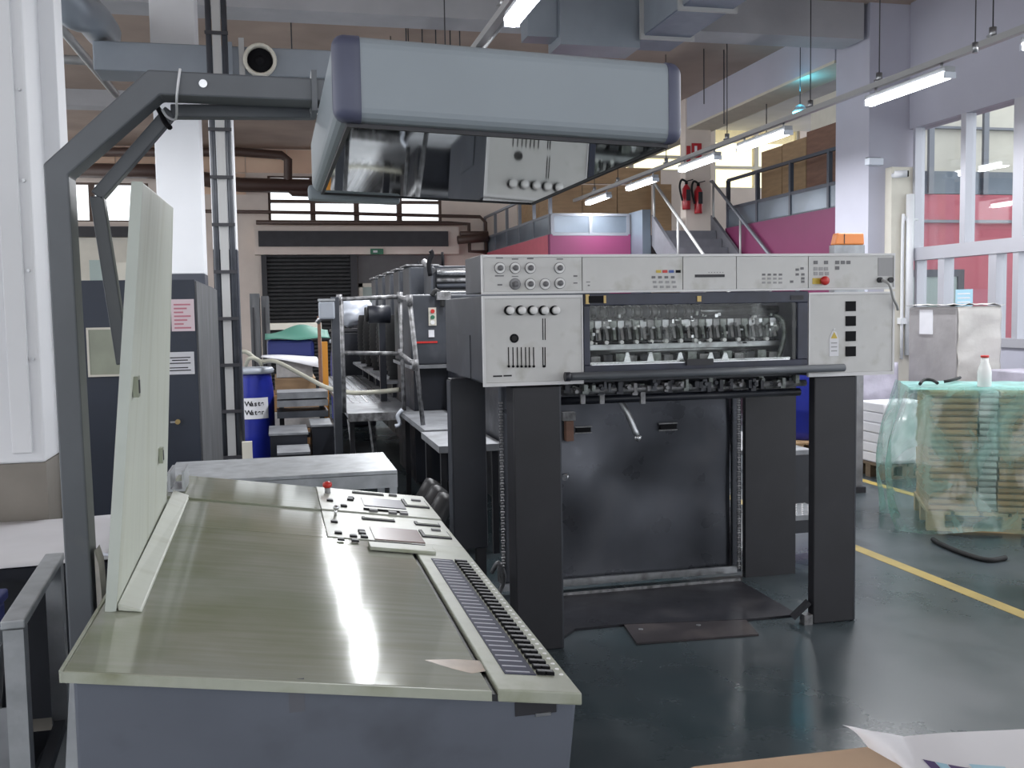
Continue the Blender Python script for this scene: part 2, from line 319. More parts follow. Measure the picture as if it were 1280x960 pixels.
lip = part('soffit', 'beam_cream', o, (7.45, 8.0, 12.37, 25.9, 4.86, 4.9))

# far wall with its window openings, each measured on the wall plane
def far_wall():
    ops = [(40, 186, 228, 277), (335, 552, 221, 277), (640, 862, 160, 212), (893, 1000, 160, 236)]
    R = [rect(FY, *q) for q in ops]
    b = MB(); x = -9.0
    for X0, X1, z0, z1 in R:
        b.box(x, X0, FY, FY+.3, 0, 6.25); b.box(X0, X1, FY, FY+.3, 0, z0); b.box(X0, X1, FY, FY+.3, z1, 6.25); x = X1
    b.box(x, 16, FY, FY+.3, 0, 6.25)
    w = tag(b.build('wall_far', 'far_wall'), 'plastered far wall behind the printing press', kind='structure')
    # tiled peach facing of the upper wall, in panels
    z0 = 4.35; n = 0
    for i in range(16):
        X0 = -8.9+i*.93
        if X0 > 5: break
        for (za, zb) in ((z0+.02, 4.85), (4.87, 5.4)):
            ok = True
            for A, B, c, d in R[:2]:
                if X0 < B and X0+.9 > A and za < d: ok = False
            if ok: part('wall_panel', 'peach', w, (X0, X0+.91, FY-.03, FY, za, zb))
    for k, (X0, X1, z0, z1) in enumerate(R):
        wi = thing('window_%d' % (k+1), None, None, ((X0+X1)/2, FY+.1, z0), kind='structure')
        wi['label'] = ['window with brown frame behind the leaning white board', 'wide brown framed window above the roller shutter', 'warm window above the brown boarding', 'tall warm window beside the extinguisher column'][k]
        part('pane', 'glass_clear' if k < 2 else 'glass_warm', wi, (X0, X1, FY+.14, FY+.15, z0, z1))
        nm = (2, 4, 3, 2)[k]
        for i in range(nm+1):
            xm = X0+(X1-X0)*i/nm; part('mullion', 'frame_brown' if k < 2 else 'cream', wi, (xm-.06, xm+.06, FY+.06, FY+.2, z0, z1))
        for zz in ([z0, z0+.45*(z1-z0), z1] if k == 1 else [z0, z1] if k == 0 else [z0, z0+.35*(z1-z0), z1]):
            part('transom', 'frame_brown' if k < 2 else 'cream', wi, (X0, X1, FY+.05, FY+.21, zz-.035, zz+.035))
    return w
far_wall()
# beam and dark fascia over the shutter, shutter, slate door
x0, x1, z0, z1 = rect(FY-.25, 318, 573, 283, 318)
struct('trim_1', 'far_wall', (x0, x1, FY-.3, FY, z0, z1), label='pale lintel over the roller shutter')
x0, x1, z0, z1 = rect(FY-.35, 323, 560, 289, 308)
tag(part('fascia_board', 'charcoal', None, (x0, x1, FY-.4, FY-.3, z0, z1)), 'long black fascia board above the roller shutter', 'board')
x0, x1, z0, z1 = rect(FY-.3, 463, 479, 311, 318)
s = thing('exit_sign', 'small green exit sign over the grey sliding door', 'sign', ((x0+x1)/2, FY-.3, z0)); part('sign_box', 'exit_green', s, (x0, x1, FY-.35, FY-.3, z0, z1))
part('arrow', 'paper', s, (x0+.06, x0+.16, FY-.353, FY-.35, z0+.04, z1-.04))
x0, x1, _, z1 = rect(FY-.05, 328, 447, 318, 420)
d = thing('door_1', 'black roller shutter door', None, ((x0+x1)/2, FY-.1, 0), kind='structure')
b = MB(); nsl = 34
for i in range(nsl):
    za = z1*i/nsl; zb = z1*(i+1)/nsl
    b.prism([(FY-.04, za), (FY-.10, za+.02), (FY-.11, (za+zb)/2), (FY-.10, zb-.02), (FY-.04, zb)], x0+.12, x1-.1, 'x')
o = b.build('slats', 'shutter', d); o['kind'] = 'stuff'
part('guide_rail', 'charcoal', d, (x0, x0+.12, FY-.16, FY, 0, z1)); part('guide_rail', 'charcoal', d, (x1-.16, x1, FY-.2, FY, 0, z1))
x2, x3, _, z2 = rect(FY-.05, 448, 556, 319, 400)
d = thing('door_2', 'grey sliding door behind the printing units', None, ((x2+x3)/2, FY-.05, 0), kind='structure')
part('door_leaf', 'slate_door', d, (x2, x3, FY-.08, FY, 0, z2))
x0, x1, z0, z1 = rect(FY-.12, 450, 480, 354, 470)
part('wicket_frame', 'cream', d, (x0, x0+.09, FY-.13, FY-.08, 0, z1), (x0, x1, FY-.13, FY-.08, z1-.09, z1)); part('wicket_panel', 'tag_green', d, (x0+.09, x1, FY-.11, FY-.08, 0, z1-.09))
# left part of far wall: dark band and white panel
x0, x1, z0, z1 = rect(FY-.2, 60, 186, 283, 296)
tag(part('fascia_board', 'charcoal', None, (x0, x1, FY-.21, FY-.101, z0, z1)), 'black fascia strip below the window behind the white board', 'board')
x0, x1, z0, z1 = rect(FY-.1, 60, 190, 297, 352)
struct('wall_panel', 'cream', (x0, x1, FY-.1, FY, 0, z1), label='pale wall panel behind the navy cabinet')
x0, x1, z0, z1 = rect(15, 112, 162, 325, 352)
s = thing('switch_box', 'pale equipment boxes on top of far navy partition', 'box', ((x0+x1)/2, 15, z0)); part('box_body', 'tag_green', s, (x0, x0+.22, 15, 15.3, z0, z1)); part('cover', 'cream', s, (x0+.23, x1, 15.05, 15.3, z0, z1-.03))
part('stand', 'dado_blue', s, (x0, x1, 15.05, 15.3, 0, z0))

# columns ------------------------------------------------------------
def column(name, x0, x1, y0, y1, zt, m, dz, dm, label):
    c = thing(name, label, None, ((x0+x1)/2, (y0+y1)/2, 0), kind='structure')
    part('shaft', m, c, (x0, x1, y0, y1, dz, zt), bevel=.01); part('painted_base', dm, c, (x0-.002, x1+.002, y0-.002, y1+.002, 0, dz)); return c
p0, p1 = at(196, 250, Y=10.4), at(252, 250, Y=10.4)
column('column', p0.x, p1.x, 10.4, 10.9, 5.42, 'wall_white', 2.02, 'dado_blue', 'white pillar with navy base behind the leaning board')
p0, p1 = at(264, 250, Y=9.5), at(294, 250, Y=9.5)
column('column', p0.x, p1.x, 9.5, 9.8, at(284, 92, Y=9.5).z, 'wall_white', 2.2, 'dado_blue', 'slim grey pillar behind the strapped conduits')
c = column('column', -1.75, -.86, 4.05, 4.8, 5.42, 'wall_white', 1.06, 'dado_brown', 'white pillar with grey brown base beside the white sheet table')
part('cable_cover', 'wall_white', c, (-.862, -.80, 4.3, 4.42, .4, 5.2), bevel=.004); part('cable_cover', 'wall_white', c, (-.97, -.90, 4.03, 4.05, 1.1, 5.2), bevel=.004)
sc = MB().cyl((-.884, 4.049, 1.45), (-.884, 4.04, 1.45), .006).build('screw', 'steel', c); copies(sc, [(-.884, 4.045, 1.45+.33*k) for k in range(1, 8)])
# conduits with straps
cc = at(284, 400, Y=9.42); cd = thing('conduit_run', 'strapped dark conduits with pale channel running up slim grey pillar', 'conduit', (cc.x, 9.42, 0))
for dx in (-.068, .068): MB().cyl((cc.x+dx, 9.42, 0), (cc.x+dx, 9.42, 5.41), .026, n=10).build('conduit', 'press_slate', cd)
part('channel', 'pipe_grey', cd, (cc.x-.036, cc.x+.036, 9.40, 9.44, 0, 5.41))
st = part('strap', 'charcoal', cd, (cc.x-.10, cc.x+.10, 9.375, 9.385, .3, .33)); copies(st, [(cc.x, 9.38, .315+.42*k) for k in range(1, 13)])
part('junction', 'cream', cd, (cc.x+.09, cc.x+.18, 9.37, 9.44, .15, .45))

# services under the ceiling ------------------------------------------
d = thing('air_duct', 'rectangular grey air duct crossing below the beam with round nozzle', 'duct', (-.5, 10, 4.0))
a, b_ = at(115, 50, Y=9.85), at(115, 87, Y=9.85)
part('duct_body', 'duct', d, (a.x, 2.4, 9.85, 10.3, b_.z, a.z), bevel=.01)
for xx in (a.x+1.2, a.x+2.4, a.x+3.6): part('flange', 'duct', d, (xx-.02, xx+.02, 9.82, 10.33, b_.z-.03, a.z+.03))
c0 = at(325, 75, Y=9.8); MB().lathe((c0.x, 9.85, c0.z), [(.15, 0), (.155, .05), (.15, .08), (.135, .09), (.12, .07), (.118, .01)], 24, (0, -1, 0)).build('nozzle', 'cream', d)
MB().lathe((c0.x, 9.83, c0.z), [(.117, .0), (.11, .03), (.085, .0), (.07, .05), (.05, .01), (.03, .06), (.01, .06)], 20, (0, -1, 0)).build('nozzle_core', 'black', d)
part('mount_plate', 'pipe_grey', d, (c0.x-.19, c0.x-.14, 9.81, 9.85, c0.z-.16, c0.z+.2))
p = at(789, 55, Y=11.3); q = at(846, 58, Y=11.3)
d = thing('air_duct', 'large grey air duct with flanged joints hanging above the press front', 'duct', (p.x, 9, p.z))
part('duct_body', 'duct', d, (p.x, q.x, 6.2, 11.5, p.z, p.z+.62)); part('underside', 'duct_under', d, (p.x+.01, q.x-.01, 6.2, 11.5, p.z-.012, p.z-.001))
for yy in (6.9, 7.8, 8.8, 9.8, 10.9): part('flange', 'pipe_grey', d, (p.x-.04, q.x+.04, yy-.02, yy+.02, p.z-.05, p.z+.65))
part('branch', 'duct', d, (p.x-.95, p.x-.003, 11.0, 11.5, p.z-.12, p.z+.6)); part('branch_end', 'duct', d, (p.x-1.3, p.x-.955, 11.1, 11.4, p.z-.02, p.z+.5))
d = MB().tube([at(70, -20, Y=9), at(92, 12, Y=9.2), at(112, 20, Y=9.6), at(130, 42, Y=10.5)], .16, 14, 6).build('flexible_duct', 'duct'); tag(d, 'round flexible duct hanging in the upper hall beside white pillar', 'duct')
for pts, r_ in (([at(60, 15, Y=10.5), at(145, 118, Y=12.5)], .045), ([at(40, 72, Y=12.2), at(112, 76, Y=12.2)], .05)):
    tag(MB().cyl(*pts, r_).build('service_pipe', 'pipe_grey'), 'grey service pipe '+('slanting' if r_ < .048 else 'running level')+' through upper hall beside flexible duct', 'pipe', 'slanting grey pipes of the upper hall')
# brown pipes on the far wall
def fpipe(pts, r, label, y=FY-.45): tag(MB().tube([at(a, b, Y=y) for a, b in pts], r, 8).build('wall_pipe', 'pipe_brown'), label, 'pipe')
fpipe([(90, 190), (300, 190), (352, 194), (360, 200), (360, 235), (366, 240), (400, 241)], .1, 'brown pipe with elbow running down past the far window')
fpipe([(250, 264), (400, 266), (600, 271), (607, 278), (608, 320)], .04, 'long brown pipe crossing in front of the far windows')
fpipe([(320, 278), (560, 279), (586, 280), (587, 314), (610, 315)], .05, 'thin brown pipe along the lintel beside the red gallery')
fpipe([(572, 300), (610, 297)], .1, 'thick brown pipe joining the riser beside red gallery', FY-.7)
fpipe([(575, 292), (610, 292)], .06, 'thin brown pipe above the thick one beside red gallery', FY-.7)
fpipe([(90, 213), (190, 214), (300, 231), (400, 233)], .16, 'thick brown pipe along upper far wall')
for i, (px, pyb, Y) in enumerate(((365, 60, 12.5), (528, 52, 12.6), (545, 55, 12.7), (563, 55, 12.8), (575, 55, 12.9), (508, 52, 12.3), (905, 145, 14), (880, 120, 14), (958, 160, 15))):
    a, b_ = at(px, -20, Y=Y), at(px, pyb+10, Y=Y)
    zt = 5.41 if Y > 12.2 else 4.97
    tag(MB().cyl((b_.x, Y, b_.z), (b_.x, Y, zt), .008, n=6).build('hanger_rod', 'charcoal'), 'thin dark hanger rod dropping from the ceiling', 'rod', 'ceiling hanger rods')

# ------------------------------------------------------------------ raised gallery and stair
GZ = 3.0
struct('wall_gallery', 'pink', (8.0, 8.15, 12.35, 16.9, 0, GZ+.03), label='magenta wall below the right gallery railing')
o = struct('wall_gallery_front', 'pink', (4.98, 6.55, 17.9, 18.05, 0, GZ), label='magenta wall below the rear gallery railing')
struct('wall_gallery_side', 'coral', (4.98, 5.1, 18.06, FY, 0, GZ), label='coral side wall of the rear gallery')
struct('floor_gallery', 'step_grey', (5.1, 15, 18.05, FY, GZ-.2, GZ-.005), (8.15, 15, 12.4, 18.05, GZ-.2, GZ-.005), label='grey gallery floor slab')
struct('wall_gallery_return', 'parapet', (6.56, 6.72, 17.3, 18.04, 0, GZ+.4), label='blue grey end panel beside the stair')
def railing(name, label, A, B, npan, mrail, toprail=True, zbase=GZ+.03, paths=None):
    A, B = Vector(A), Vector(B); r = thing(name, label, 'railing', (*(A+B).xy/2, zbase)); d = B-A
    dirx = abs(d.x) > abs(d.y)
    for i in range(npan+1):
        p = A+d*i/npan; part('post', mrail, r, (p.x-.03, p.x+.03, p.y-.03, p.y+.03, zbase, zbase+(.86 if toprail else .37)))
    for i in range(npan):
        p, q = A+d*(i+.02)/npan, A+d*(i+.98)/npan
        if dirx: part('infill_panel', 'parapet', r, (p.x, q.x, p.y-.012, p.y+.012, zbase+.03, zbase+.35))
        else: part('infill_panel', 'parapet', r, (p.x-.012, p.x+.012, p.y, q.y, zbase+.03, zbase+.35))
    for zz in ([.0, .36, .86] if toprail else [.0, .36]):
        MB().bar(A+Vector((0, 0, zbase+zz)), B+Vector((0, 0, zbase+zz)), .05, .05).build('rail', mrail, r)
    return r
railing('gallery_railing', 'dark gallery railing with grey infill panels above the magenta wall, right of the stair', (8.06, 12.36, 0), (8.06, 16.9, 0), 4, 'rail_dark')
railing('gallery_railing', 'low grey panel railing above the magenta wall left of the stair', (5.03, 17.92, 0), (6.5, 17.92, 0), 2, 'rail_paint', False, GZ)
railing('gallery_railing', 'long railing receding above the coral gallery wall', (5.02, 18.0, 0), (5.02, FY-.1, 0), 5, 'rail_paint', True, GZ)
# boarding behind the railings
bo = thing('board_partition', 'tan and brown board partition on the right gallery', 'partition', (8.7, 14.5, GZ))
for y0, y1, zt, m_ in ((12.85, 14.1, 4.50, 'plywood_dark'), (14.12, 15.28, 4.48, 'plywood_dark'), (15.3, 16.1, 4.41, 'plywood'), (16.12, 16.87, 4.40, 'plywood')):
    part('board', m_, bo, (8.7, 8.76, y0, y1, GZ, zt))
struct('wall_gallery_rear', 'cream', (9.3, 9.4, 12.85, 16.2, GZ, 5.2), label='cream wall behind the right gallery boards')
bo = thing('board_partition', 'tan board partition behind the low railing left of the stair', 'partition', (6.5, 19.4, GZ))
for i in range(3): part('board', 'plywood', bo, (5.35+i*.74, 5.35+i*.74+.72, 19.4, 19.46, GZ, 4.1)); 
part('head_board', 'plywood', bo, (5.2, 7.75, 19.38, 19.46, 4.13, 4.45)); part('board', 'plywood', bo, (7.57, 7.95, 19.3, 19.36, GZ, 4.12))
bo = thing('board_partition', 'peach lit board screens behind the coral gallery railing', 'partition', (5.9, 21.5, GZ))
for i in range(4): part('board', 'plywood', bo, (5.75+.02*i, 5.80+.02*i, 19.5+i*1.1, 20.5+i*1.1, GZ, 4.0+.08*i))
# staircase
SX0, SX1, SY1 = 6.76, 7.92, 17.28
st = thing('staircase', 'grey concrete staircase with tube handrails rising to the gallery', 'stair', ((SX0+SX1)/2, 15, 0)); ns = 18; rise = GZ/ns; run = .247
for i in range(ns):
    y0 = SY1-(ns-i)*run+.001; part('step', 'step_grey', st, (SX0+.04, SX1-.04, y0, SY1 if i == ns-1 else y0+run, rise*i if i else 0, rise*(i+1)))
for xx, nm in ((SX0, 0), (SX1, 1)):
    MB().prism([(SY1-ns*run, 0), (SY1-ns*run, .3), (SY1, GZ+.3), (SY1, GZ-.25), (SY1-ns*run+.4, 0)], xx-.03, xx+.03, 'x').build('stringer', 'step_grey', st)
    MB().tube([(xx, SY1-ns*run, .95), (xx, SY1, GZ+.92), (xx, SY1+.35, GZ+.95)], .028, 8).build('handrail', 'pipe_grey' if nm == 0 else 'rail_paint', st)
    for k in range(5):
        y = SY1-.05-k*ns*run/4.05; z = GZ*(1-(SY1-y)/(ns*run)); MB().cyl((xx, y, z), (xx, y, z+.93), .022, n=8).build('baluster', 'pipe_grey', st)
# extinguisher column
cb = at(872, 290, Z=GZ); x0, x1 = at(857, 240, Y=cb.y).x, at(889, 240, Y=cb.y).x
col = thing('column_gallery', 'grey column with extinguishers at the stair head', None, ((x0+x1)/2, cb.y+.2, GZ), kind='structure'); part('shaft', 'far_wall', col, (x0, x1, cb.y, cb.y+.25, GZ, 5.42), bevel=.01)
def extinguisher(px, pyb, pyt, label):
    b_, t_ = at(px, pyb, Y=cb.y-.09), at(px, pyt, Y=cb.y-.09); h = t_.z-b_.z
    e = thing('fire_extinguisher', label, 'extinguisher', b_, 'extinguishers on the column'); r_ = .075
    MB().lathe(b_, [(r_*.9, 0), (r_, .02), (r_, h*.72), (r_*.6, h*.82), (.025, h*.86), (.025, h*.9)], 16).build('cylinder', 'extinguisher_red', e)
    MB().cyl(b_+Vector((0, 0, h*.88)), b_+Vector((0, 0, h*.97)), .028).build('valve', 'black', e)
    MB().bar(b_+Vector((-.01, 0, h*.98)), b_+Vector((.12, -.03, h*1.04)), .02, .015).build('handle', 'black', e)
    MB().tube([b_+Vector((0, -.03, h*.94)), b_+Vector((-.11, -.05, h*1.02)), b_+Vector((-.15, -.05, h*.75)), b_+Vector((-.10, -.06, h*.3))], .02, 8, 5).build('hose', 'black_rubber', e)
    part('instruction_band', 'charcoal', e, (b_.x-.03, b_.x+.05, b_.y-r_-.004, b_.y-r_+.01, b_.z+h*.3, b_.z+h*.68))
    MB().bar(b_+Vector((0, .0, h*.5)), b_+Vector((0, .09, h*.5)), .03, .03).build('bracket', 'charcoal', e)
extinguisher(873, 267, 228, 'red fire extinguisher with black hose on grey column, right one of two')
extinguisher(858, 262, 226, 'red fire extinguisher with pale band on column edge beside brown boards')
x0, x1, z0, z1 = rect(cb.y-.02, 865, 877, 179, 197)
s = thing('fire_sign', 'red and white fire safety sign on the grey column', 'sign', ((x0+x1)/2, cb.y, z0)); part('plate', 'extinguisher_red', s, (x0, x1, cb.y-.02, cb.y-.001, z0, z1)); part('pictogram', 'paper', s, (x0+.05, x0+.10, cb.y-.024, cb.y-.02, z0+.04, z1-.05)); part('side_flag', 'extinguisher_red', s, (x0-.1, x0-.03, cb.y-.02, cb.y-.001, z0-.08, z1-.05))

# ------------------------------------------------------------------ glazed room on the right
struct('wall_right', 'wall_lilac', (8.0, 8.25, 4, 11.5, 3.84, 5.42), label='lilac grey wall above the glazed room')
struct('wall_right_sill', 'wall_lilac', (8.0, 8.2, 4, 11.5, 0, 1.12), label='grey sill wall below the glazing')
c = thing('column_right', 'lilac and cream column with camera beside the glazed room', None, (7.7, 11.9, 0), kind='structure'); part('shaft', 'wall_lilac', c, (7.46, 8.1, 11.56, 12.34, 0, 5.42))
part('cream_casing', 'cream', c, (7.70, 8.02, 11.42, 11.56, .2, 3.35)); MB().cyl((7.93, 11.36, .95), (7.93, 11.36, 3.0), .05).build('downpipe', 'wall_white', c)
MB().tube([(7.84, 11.38, .9), (7.84, 11.38, 2.6), (7.88, 11.38, 2.68), (8.05, 11.38, 2.68)], .02, 8, 3).build('cable_pipe', 'wall_white', c); part('socket_box', 'wall_white', c, (7.80, 7.92, 11.34, 11.42, 1.35, 1.43))
rw = thing('window_5', 'aluminium framed glazing of the pink walled room', None, (8.1, 8, 1.12), kind='structure')
ym = [at(px, 250, X=8.0).y for px in (1142, 1203, 1272)]
part('pane', 'glass_room', rw, (8.09, 8.1, 4.1, ym[0]-.02, 2.32, 3.84)); part('pane', 'glass_room', rw, (8.09, 8.1, 4.1, ym[0]-.02, 1.15, 2.16))
part('transom', 'aluminium', rw, (7.98, 8.14, 4.1, 11.42, 2.16, 2.32)); part('sill_rail', 'aluminium', rw, (7.97, 8.14, 4.1, 11.42, 1.10, 1.2))
for y, w in ((ym[0], .05), (ym[1], .09), (ym[2], .16), (8.4, .09), (7.2, .16), (6.0, .09)): part('mullion', 'aluminium', rw, (8.0, 8.14, y-w/2, y+w/2, 2.3, 3.84))
for px, w in ((1176, .12), (1240, .13), (1269, .09)): y = at(px, 350, X=8).y; part('mullion', 'aluminium', rw, (8.0, 8.14, y-w/2, y+w/2, 1.15, 2.2))
part('mullion', 'aluminium', rw, (8.0, 8.14, 11.3, 11.36, 1.15, 2.2)); part('mullion', 'aluminium', rw, (8.0, 8.14, 8.2, 8.3, 1.15, 2.2))
RY_ = 12.36
zz = [at(1180, y, Y=RY_).z for y in (243, 214)]
rm = thing('wall_inner', 'pink wall with grey parapet and cream upper wall inside glazed room', None, (10, RY_, 0), kind='structure')
part('pink_wall', 'coral', rm, (8.16, 15, RY_, RY_+.12, 0, zz[0])); part('upper_wall', 'cream', rm, (8.3, 15, RY_+.3, RY_+.4, zz[0], 6.2))
for i in range(4): part('grey_panel', 'parapet', rm, (8.2+i*1.3, 8.2+i*1.3+1.27, RY_, RY_+.06, zz[0]+.01, zz[1]))
part('rail', 'rail_paint', rm, (8.16, 15, RY_-.06, RY_-.02, at(1180, 277, Y=RY_).z-.02, at(1180, 277, Y=RY_).z+.02))
for px in (1230, 1162): x = at(px, 200, Y=RY_).x; part('pilaster', 'rail_paint', rm, (x-.04, x+.04, RY_-.05, RY_, zz[0], 5.2))
part('cross_rail', 'rail_paint', rm, (8.16, 15, RY_+.22, RY_+.29, at(1180, 160, Y=RY_+.2).z, at(1180, 157, Y=RY_+.2).z))
x0, x1, z0, z1 = rect(RY_-.05, 1140, 1196, 346, 420)
dr = thing('door_3', 'grey door inside glazed room', None, ((x0+x1)/2, RY_-.05, 0), kind='structure'); part('door_leaf', 'tag_green', dr, (x0, x1, RY_-.05, RY_-.001, 0, z1)); part('frame', 'rail_dark', dr, (x1, x1+.1, RY_-.07, RY_-.001, 0, z1+.1)); part('head', 'rail_dark', dr, (x0, x1, RY_-.07, RY_-.001, z1, z1+.1))
a, b_ = at(1194, 362, X=7.97), at(1215, 384, X=7.97)
s = thing('notice', 'blue notice taped on the glass behind the wrapped stack', 'notice', (7.98, (a.y+b_.y)/2, b_.z)); part('sheet', 'print_sky', s, (7.975, 7.98, b_.y, a.y, b_.z, a.z))
for k in range(3): part('text_line', 'paper', s, (7.972, 7.975, b_.y+.04, a.y-.04, a.z-.06-.05*k, a.z-.045-.05*k))
# camera and emergency lamp on the column
a = at(1124, 218, Y=11.3); s = thing('security_camera', 'small white security camera on cream column casing', 'camera', (a.x, 11.4, a.z)); MB().cyl((a.x, 11.42, a.z), (a.x, 11.3, a.z), .035).build('arm', 'wall_white', s); MB().cyl((a.x-.07, 11.3, a.z), (a.x+.06, 11.22, a.z), .045).build('body', 'wall_white', s); MB().cyl((a.x+.06, 11.22, a.z), (a.x+.075, 11.21, a.z), .038).build('lens', 'black', s)
a = at(1096, 202, Y=11.4); s = thing('emergency_lamp', 'white emergency lamp on the lilac column edge', 'lamp', (a.x, 11.45, a.z)); part('body', 'plastic_white', s, (a.x-.11, a.x+.1, 11.4, 11.5, a.z-.04, a.z+.05), bevel=.01); part('bracket', 'charcoal', s, (a.x-.06, a.x+.12, 11.5, 11.555, a.z+.05, a.z+.07))
a = at(999, 110, Z=5.6); 
# ------------------------------------------------------------------ fluorescent rows
def fitting(x, y, z, lit, label, group, L=1.25):
    f = thing('fluorescent_lamp', label, 'lamp', (x, y, z), group)
    part('lamp_housing', 'lamp_body', f, (x-.05, x+.05, y-L/2, y+L/2, z+.035, z+.085), bevel=.008)
    b = MB(); pr = [(-.062, .034), (-.05, -.002), (-.02, -.022), (.02, -.022), (.05, -.002), (.062, .034)]
    b.prism([(x+u, z+w) for u, w in pr], y-L/2+.03, y+L/2-.03, 'y'); b.build('diffuser', 'tube_light' if lit else 'plastic_white', f)
    part('end_cap', 'plastic_white', f, (x-.055, x+.055, y-L/2, y-L/2+.029, z-.02, z+.034)); part('end_cap', 'plastic_white', f, (x-.055, x+.055, y+L/2-.029, y+L/2, z-.02, z+.034))
    for s_ in (-.4, .4): MB().cyl((x, y+s_*L, z+.085), (x, y+s_*L, z+.135), .012, n=6).build('clip', 'steel', f)
    if lit:
        la = bpy.data.lights.new('tube_glow', 'AREA'); la.shape = 'RECTANGLE'; la.size = .1; la.size_y = L; la.energy = TUBE_W; la.color = (.95, .97, 1)
        lo = bpy.data.objects.new('tube_glow', la); COL.objects.link(lo); lo.parent = f; lo.location = (0, 0, -.03)
    return f
def row(x, z, y0, y1, ys, label, group, hang, names=None):
    t = thing('lamp_trunking', 'suspended grey trunking carrying '+label, 'trunking', (x, (y0+y1)/2, z+.13))
    part('channel', 'pipe_grey', t, (x-.03, x+.03, y0, y1, z+.135, z+.19)); MB().cyl((x+.09, y0, z+.2), (x+.09, y1, z+.2), .022, n=8).build('conduit', 'pipe_grey', t)
    for y in hang:
        zt = 5.41
        if 11.5 < y < 12.2 : y = 12.3
        MB().cyl((x, y, z+.19), (x, y, zt), .006, n=6).build('suspension_wire', 'charcoal', t); MB().cyl((x, y, z+.18), (x, y, z+.27), .03).build('wire_grip', 'steel', t)
        part('cross_bracket', 'steel', t, (x-.05, x+.13, y-.015, y+.015, z+.19, z+.205))
    for y in ys: fitting(x, y, z, True, (names or {}).get(y, 'lit fluorescent lamp on '+label+' trunking'), group)
row(5.85, 3.6, 2, 19.2, (4.1, 6.3, 8.45, 11.3, 13.2, 15.45, 17.7), 'the lamp row beside the gallery', 'lamps of the row beside the gallery', (5.2, 7.3, 8.9, 10.2, 12.3, 14.4, 16.6, 17.9), {8.45: 'long bright fluorescent lamp hanging before the lilac column', 11.3: 'lit fluorescent lamp below the small cyan lamp and gallery beam', 13.2: 'lit fluorescent lamp beside red fire sign on the column', 15.45: 'lit fluorescent lamp hanging left of the stair handrail', 17.7: 'last lit fluorescent lamp of the gallery row, before tan boards'})
row(1.68, 3.6, 4.4, 19.2, (6.35, 8.6, 10.8, 13, 15.2, 17.4), 'the lamp row above the press', 'lamps of the row above the press', (5.0, 7.2, 9.7, 12.3, 14.1, 16.3, 17.9), {6.35: 'lit fluorescent lamp hanging above the lamp hood and the press'})
row(-2.2, 3.6, 5, 9.4, (6.35, 8.6), 'the added fill lamp row beside the white pillar', 'added fill lamps beside the white pillar', (5.3, 7.6))  # invented row out of view, added to brighten the left hall
a = at(1000, 137, Y=13.2); s = thing('status_lamp', 'small cyan lit lamp hanging below the cross beam', 'lamp', (a.x, 13.2, a.z)); MB().lathe((a.x, 13.2, a.z), [(.03, -.04), (.085, -.03), (.09, 0), (.06, .05), (.02, .07)], 14).build('shade', 'lamp_body', s); MB().lathe((a.x, 13.2, a.z-.045), [(.03, -.03), (.10, -.01), (.105, .012)], 14).build('lens', 'cyan_glow', s); la = bpy.data.lights.new('cyan_lamp', 'POINT'); la.energy = 5; la.color = (.1, .7, 1.); la.shadow_soft_size = .05; lo = bpy.data.objects.new('cyan_lamp', la); COL.objects.link(lo); lo.parent = s; lo.location = (.0, .0, .25); MB().cyl((a.x, 13.2, a.z+.07), (a.x, 13.2, 5.41), .006, n=6).build('wire', 'charcoal', s)
a = at(1219, 58, Y=6.9); s = thing('hanging_hook', 'bare wire grip hanging on thin wire before the lilac wall', 'wire', (a.x, 6.9, a.z)); MB().cyl((a.x, 6.9, a.z), (a.x, 6.9, 5.41), .005, n=6).build('wire', 'charcoal', s); MB().cyl((a.x, 6.9, a.z-.05), (a.x, 6.9, a.z+.03), .022).build('grip', 'steel', s)
# aisle lines
for x, y0, y1 in ((3.69, 2.2, 12), (5.19, 2.2, 16)):
    o = part('floor_line', 'yellow_line', None, (x-.045, x+.045, y0, y1, 0, .0015)); tag(o, 'yellow aisle line painted on the floor %s' % ('beside the delivery post' if x < 4 else 'passing under the wrapped pallet'), 'floor marking')

# ================================================================== CONTROL CONSOLE
CX0, CX1, CY0, CYM, CYK, CY1 = -.372, .552, 1.803, 3.05, 3.47, 3.93
SL = .1515                                   # fall of the desk towards the operator side
def cz(x): return 1.0-SL*(x-CX0)
def con(px, py):                             # sight line met with the sloping desk
    d = FW + RT*((px-640)/F) - UP*((py-480)/F)
    t = (1.0+SL*CX0-H)/(d.z+SL*d.x); return Vector((0, 0, H))+d*t
def cbox(b, x0, x1, y0, y1, h0, h1):         # a box lying on the sloping desk, h above it
    return b.hexa([(x, y, cz(x)+h) for h in (h0, h1) for x, y in ((x0, y0), (x1, y0), (x1, y1), (x0, y1))])
def cpart(name, m, parent, x0, x1, y0, y1, h0, h1, bevel=0.):
    if y0 > y1: y0, y1 = y1, y0
    return cbox(MB(), x0, x1, y0, y1, h0, h1).build(name, m, parent, bevel)
con_t = thing('control_console', 'large press control console with sloping brushed metal desk and grey body', 'console', (.09, 2.9, 0))
body = MB().prism([(CX0+.012, .0), (CX0+.012, cz(CX0)-.022), (CX1-.006, cz(CX1)-.022), (CX1-.10, 0)], CY0+.014, CY1-.012, 'y').build('body', 'console_grey', con_t, .006)
a, b_ = con(172, 850), 0
p = at(371, 872, Y=CY0); tape = part('tape_mark', 'tape', con_t, (p.x-.014, p.x+.014, CY0+.0128, CY0+.0138, p.z-.032, p.z+.03)); tape['label'] = 'grey tape strip on front panel'
